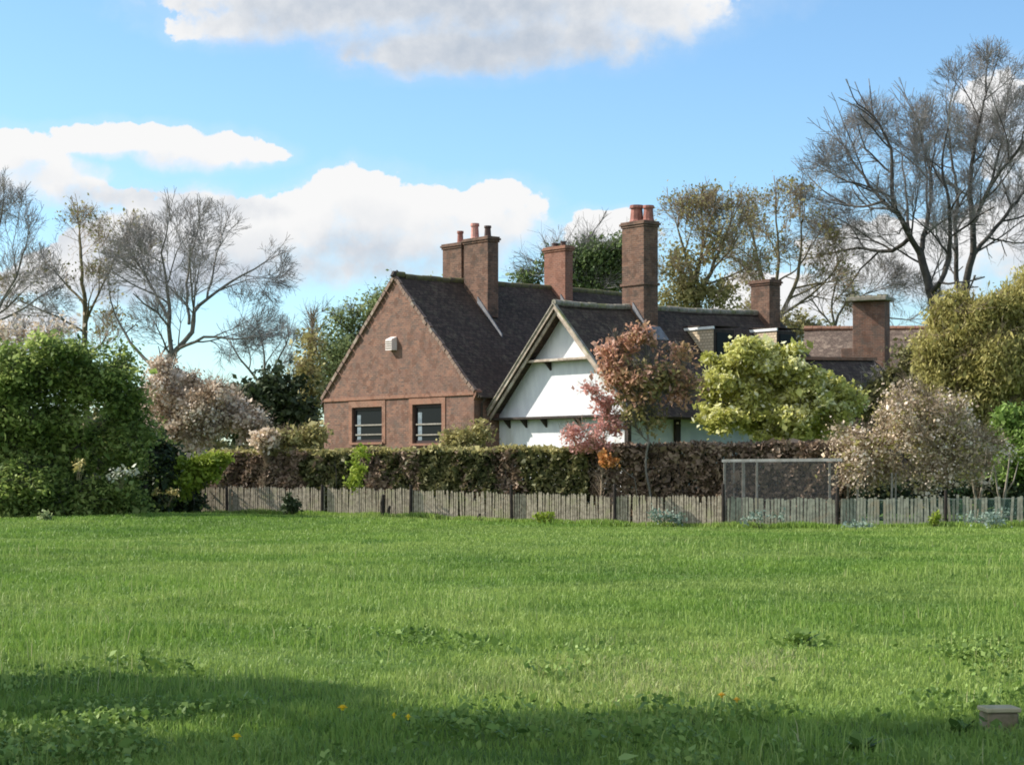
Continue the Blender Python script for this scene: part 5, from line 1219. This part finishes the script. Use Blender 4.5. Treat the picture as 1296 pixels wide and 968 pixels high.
# dandelions, each a thing
def on_field(px, py):
    Y_ = EYE * FOC / (py - HOR)
    for _ in range(8): x_ = (px - 648) / FOC * Y_; Y_ = (EYE - float(gz(x_, Y_)) - .12) * FOC / (py - HOR)
    x_ = (px - 648) / FOC * Y_; return Vector((x_, Y_, float(gz(x_, Y_))))
def mk(name, c): m, n, out = newmat(name); principled(n, out, c, .7, .2); return m
dy = mk('dandelion_yellow', (.80, .58, .03)); dorange = mk('dandelion_gold', (.80, .52, .07)); dst = mk('stem_green', (.14, .2, .05))
for (px, py, rr_, mt, lb) in ((432, 898, .034, dy, 'yellow dandelion at the edge of the shade, left of centre'), (298, 935, .028, dy, 'golden dandelion in the shade at the lower left'), (912, 882, .030, dorange, 'orange-yellow dandelion, left one of the pair at the right'), (931, 888, .027, dorange, 'orange-yellow dandelion, right one of the pair at the right'), (515, 910, .018, dy, 'small half-open dandelion at the shade edge below the centre'), (497, 908, .015, dy, 'tiny closed dandelion just left of the small half-open one')):
    b = on_field(px, py); root = empty('dandelion', b, 0, label=lb, cat='flower', group='dandelions in the near grass')
    hh = .13; mb = MB(); mb.tube([(0, 0, 0), (.01, 0, hh * .5), (.008, 0, hh)], [.004, .0035, .003], 5); mb.build('stem', dst, root)
    mb = MB(); 
    for ring, (n_, rad, tz_) in enumerate(((16, rr_, .0), (12, rr_ * .7, .008), (8, rr_ * .4, .014))):
        for i in range(n_):
            a = 6.283 * i / n_ + ring * .3; c_, s_ = math.cos(a), math.sin(a); w_ = rad * .22
            mb.poly([(.008, 0, hh + tz_), (.008 + c_ * rad * .8 - s_ * w_, s_ * rad * .8 + c_ * w_, hh + tz_ + .008), (.008 + c_ * rad, s_ * rad, hh + tz_ + .006), (.008 + c_ * rad * .8 + s_ * w_, s_ * rad * .8 - c_ * w_, hh + tz_ + .008)])
    mb.tube([(.008, 0, hh - .012), (.008, 0, hh + .012)], [rr_ * .25, rr_ * .5], 8)
    mb.build('flower_head', mt, root)
# dock plants
def dock(px, py, lb, s=1.0, n_=9, seed=1):
    b = on_field(px, py); root = empty('dock_plant', b, 0, label=lb, cat='plant'); rr2 = random.Random(seed)
    mb = MB()
    for i in range(n_):
        a = rr2.uniform(0, 6.28); L = s * rr2.uniform(.12, .22); ri = rr2.uniform(.5, 1.1); c_, s_ = math.cos(a), math.sin(a); pts = []
        for t in (0, .35, .7, 1): pts.append((L * t * math.cos(ri) + 0, L * math.sin(ri) * (t - .35 * t * t)))
        wv_ = [.006, .035 * s, .032 * s, .002]
        for k in range(3):
            (r0, z0), (r1, z1) = pts[k], pts[k + 1]; w0, w1 = wv_[k], wv_[k + 1]
            mb.poly([(c_ * r0 - s_ * w0, s_ * r0 + c_ * w0, z0), (c_ * r1 - s_ * w1, s_ * r1 + c_ * w1, z1), (c_ * r1 + s_ * w1, s_ * r1 - c_ * w1, z1), (c_ * r0 + s_ * w0, s_ * r0 - c_ * w0, z0)])
    o = mb.build('leaves', LM['weed'], root)
dock(1012, 800, 'broad-leaved dock plant alone in the mid field at the right', 1.5, 11, 3)
dock(1215, 905, 'dock plant just left of the timber block', 1.1, 10, 4)
dock(1090, 925, 'dock plant in the shade at the lower right', 1.0, 12, 5)
# timber block half hidden at the right
b = on_field(1265, 901); b.z -= .02
root = empty('timber_block', b, R(6), label='weathered mossy timber block half sunk in the grass at the lower right', cat='block')
Wk = 41 / FOC * b.y / 2
mb = MB(); mb.box(-Wk, Wk, -.07, .09, 0, .145); mb.build('block', M['block'], root, bevel=.012)
mb = MB(); mb.box(-Wk - .01, Wk + .01, -.085, .1, .146, .175); mb.build('top_board', M['block_top'], root, bevel=.006)

# ------------------------------------------------------------------ trees beside the photographer that throw the foreground shade
SL = math.tan(SUN_EL)
def shade_tree(x0, y0, hz, rx, ry, rzz, seed, label, ncl=700):
    # crown centred hz high
    base = Vector((x0, y0, float(gz(x0, y0)) - .1)); bl_ = [(x0, y0, hz, rx, ry, rzz), (x0 + .4, y0 - ry * .5, hz - rzz * .4, rx * .8, ry * .6, rzz * .7), (x0 - .3, y0 + ry * .45, hz + rzz * .2, rx * .7, ry * .55, rzz * .7)]
    p = blob_points(bl_, ncl, .1, seed)
    tree('field_oak', label, 'tree', base, p, [[base, Vector((x0, y0, hz - rzz * .6)), Vector((x0, y0, hz))]], .5, .014, 'bark', 'bark', 0, trunk_r=.08, seed=seed, di=7, leaves=[dict(n=75, spread=.34, size=.17, mat=LM['hedge_g'], clump=1)])
SX = S.x / math.hypot(S.x, S.y); SY = S.y / math.hypot(S.x, S.y)
def shade_for(tx, ty, dist):       # a crown at this place shades the ground at (tx, ty)
    return tx + SX * dist, ty + SY * dist, dist * SL
for k, (tx, ty, dist, rx, ry, rzz, ncl, lb) in enumerate((
        (3.1, 9.3, 15.5, 2.0, 2.6, 1.5, 1150, 'tall leafy tree far to the left of the photographer, shading the lower right grass'),
        (.4, 8.6, 12.6, 1.9, 2.6, 1.5, 1000, 'leafy tree left of the photographer shading the bottom centre of the field'),
        (-2.4, 8.4, 10.0, 1.7, 2.0, 1.2, 420, 'thin-crowned tree left of the photographer throwing dappled shade at the lower left'),
        (-3.0, 13.1, 9.6, 1.4, .42, .45, 200, 'slim leafy tree left of the field shading a patch at the lower left'))):
    x0, y0, hz = shade_for(tx, ty, dist)
    shade_tree(x0, y0, hz, rx, ry, rzz, 100 + k, lb, ncl)
sc.render.engine = 'CYCLES'
sc.cycles.pixel_filter_type = 'BLACKMAN_HARRIS'; sc.cycles.filter_width = 1.8
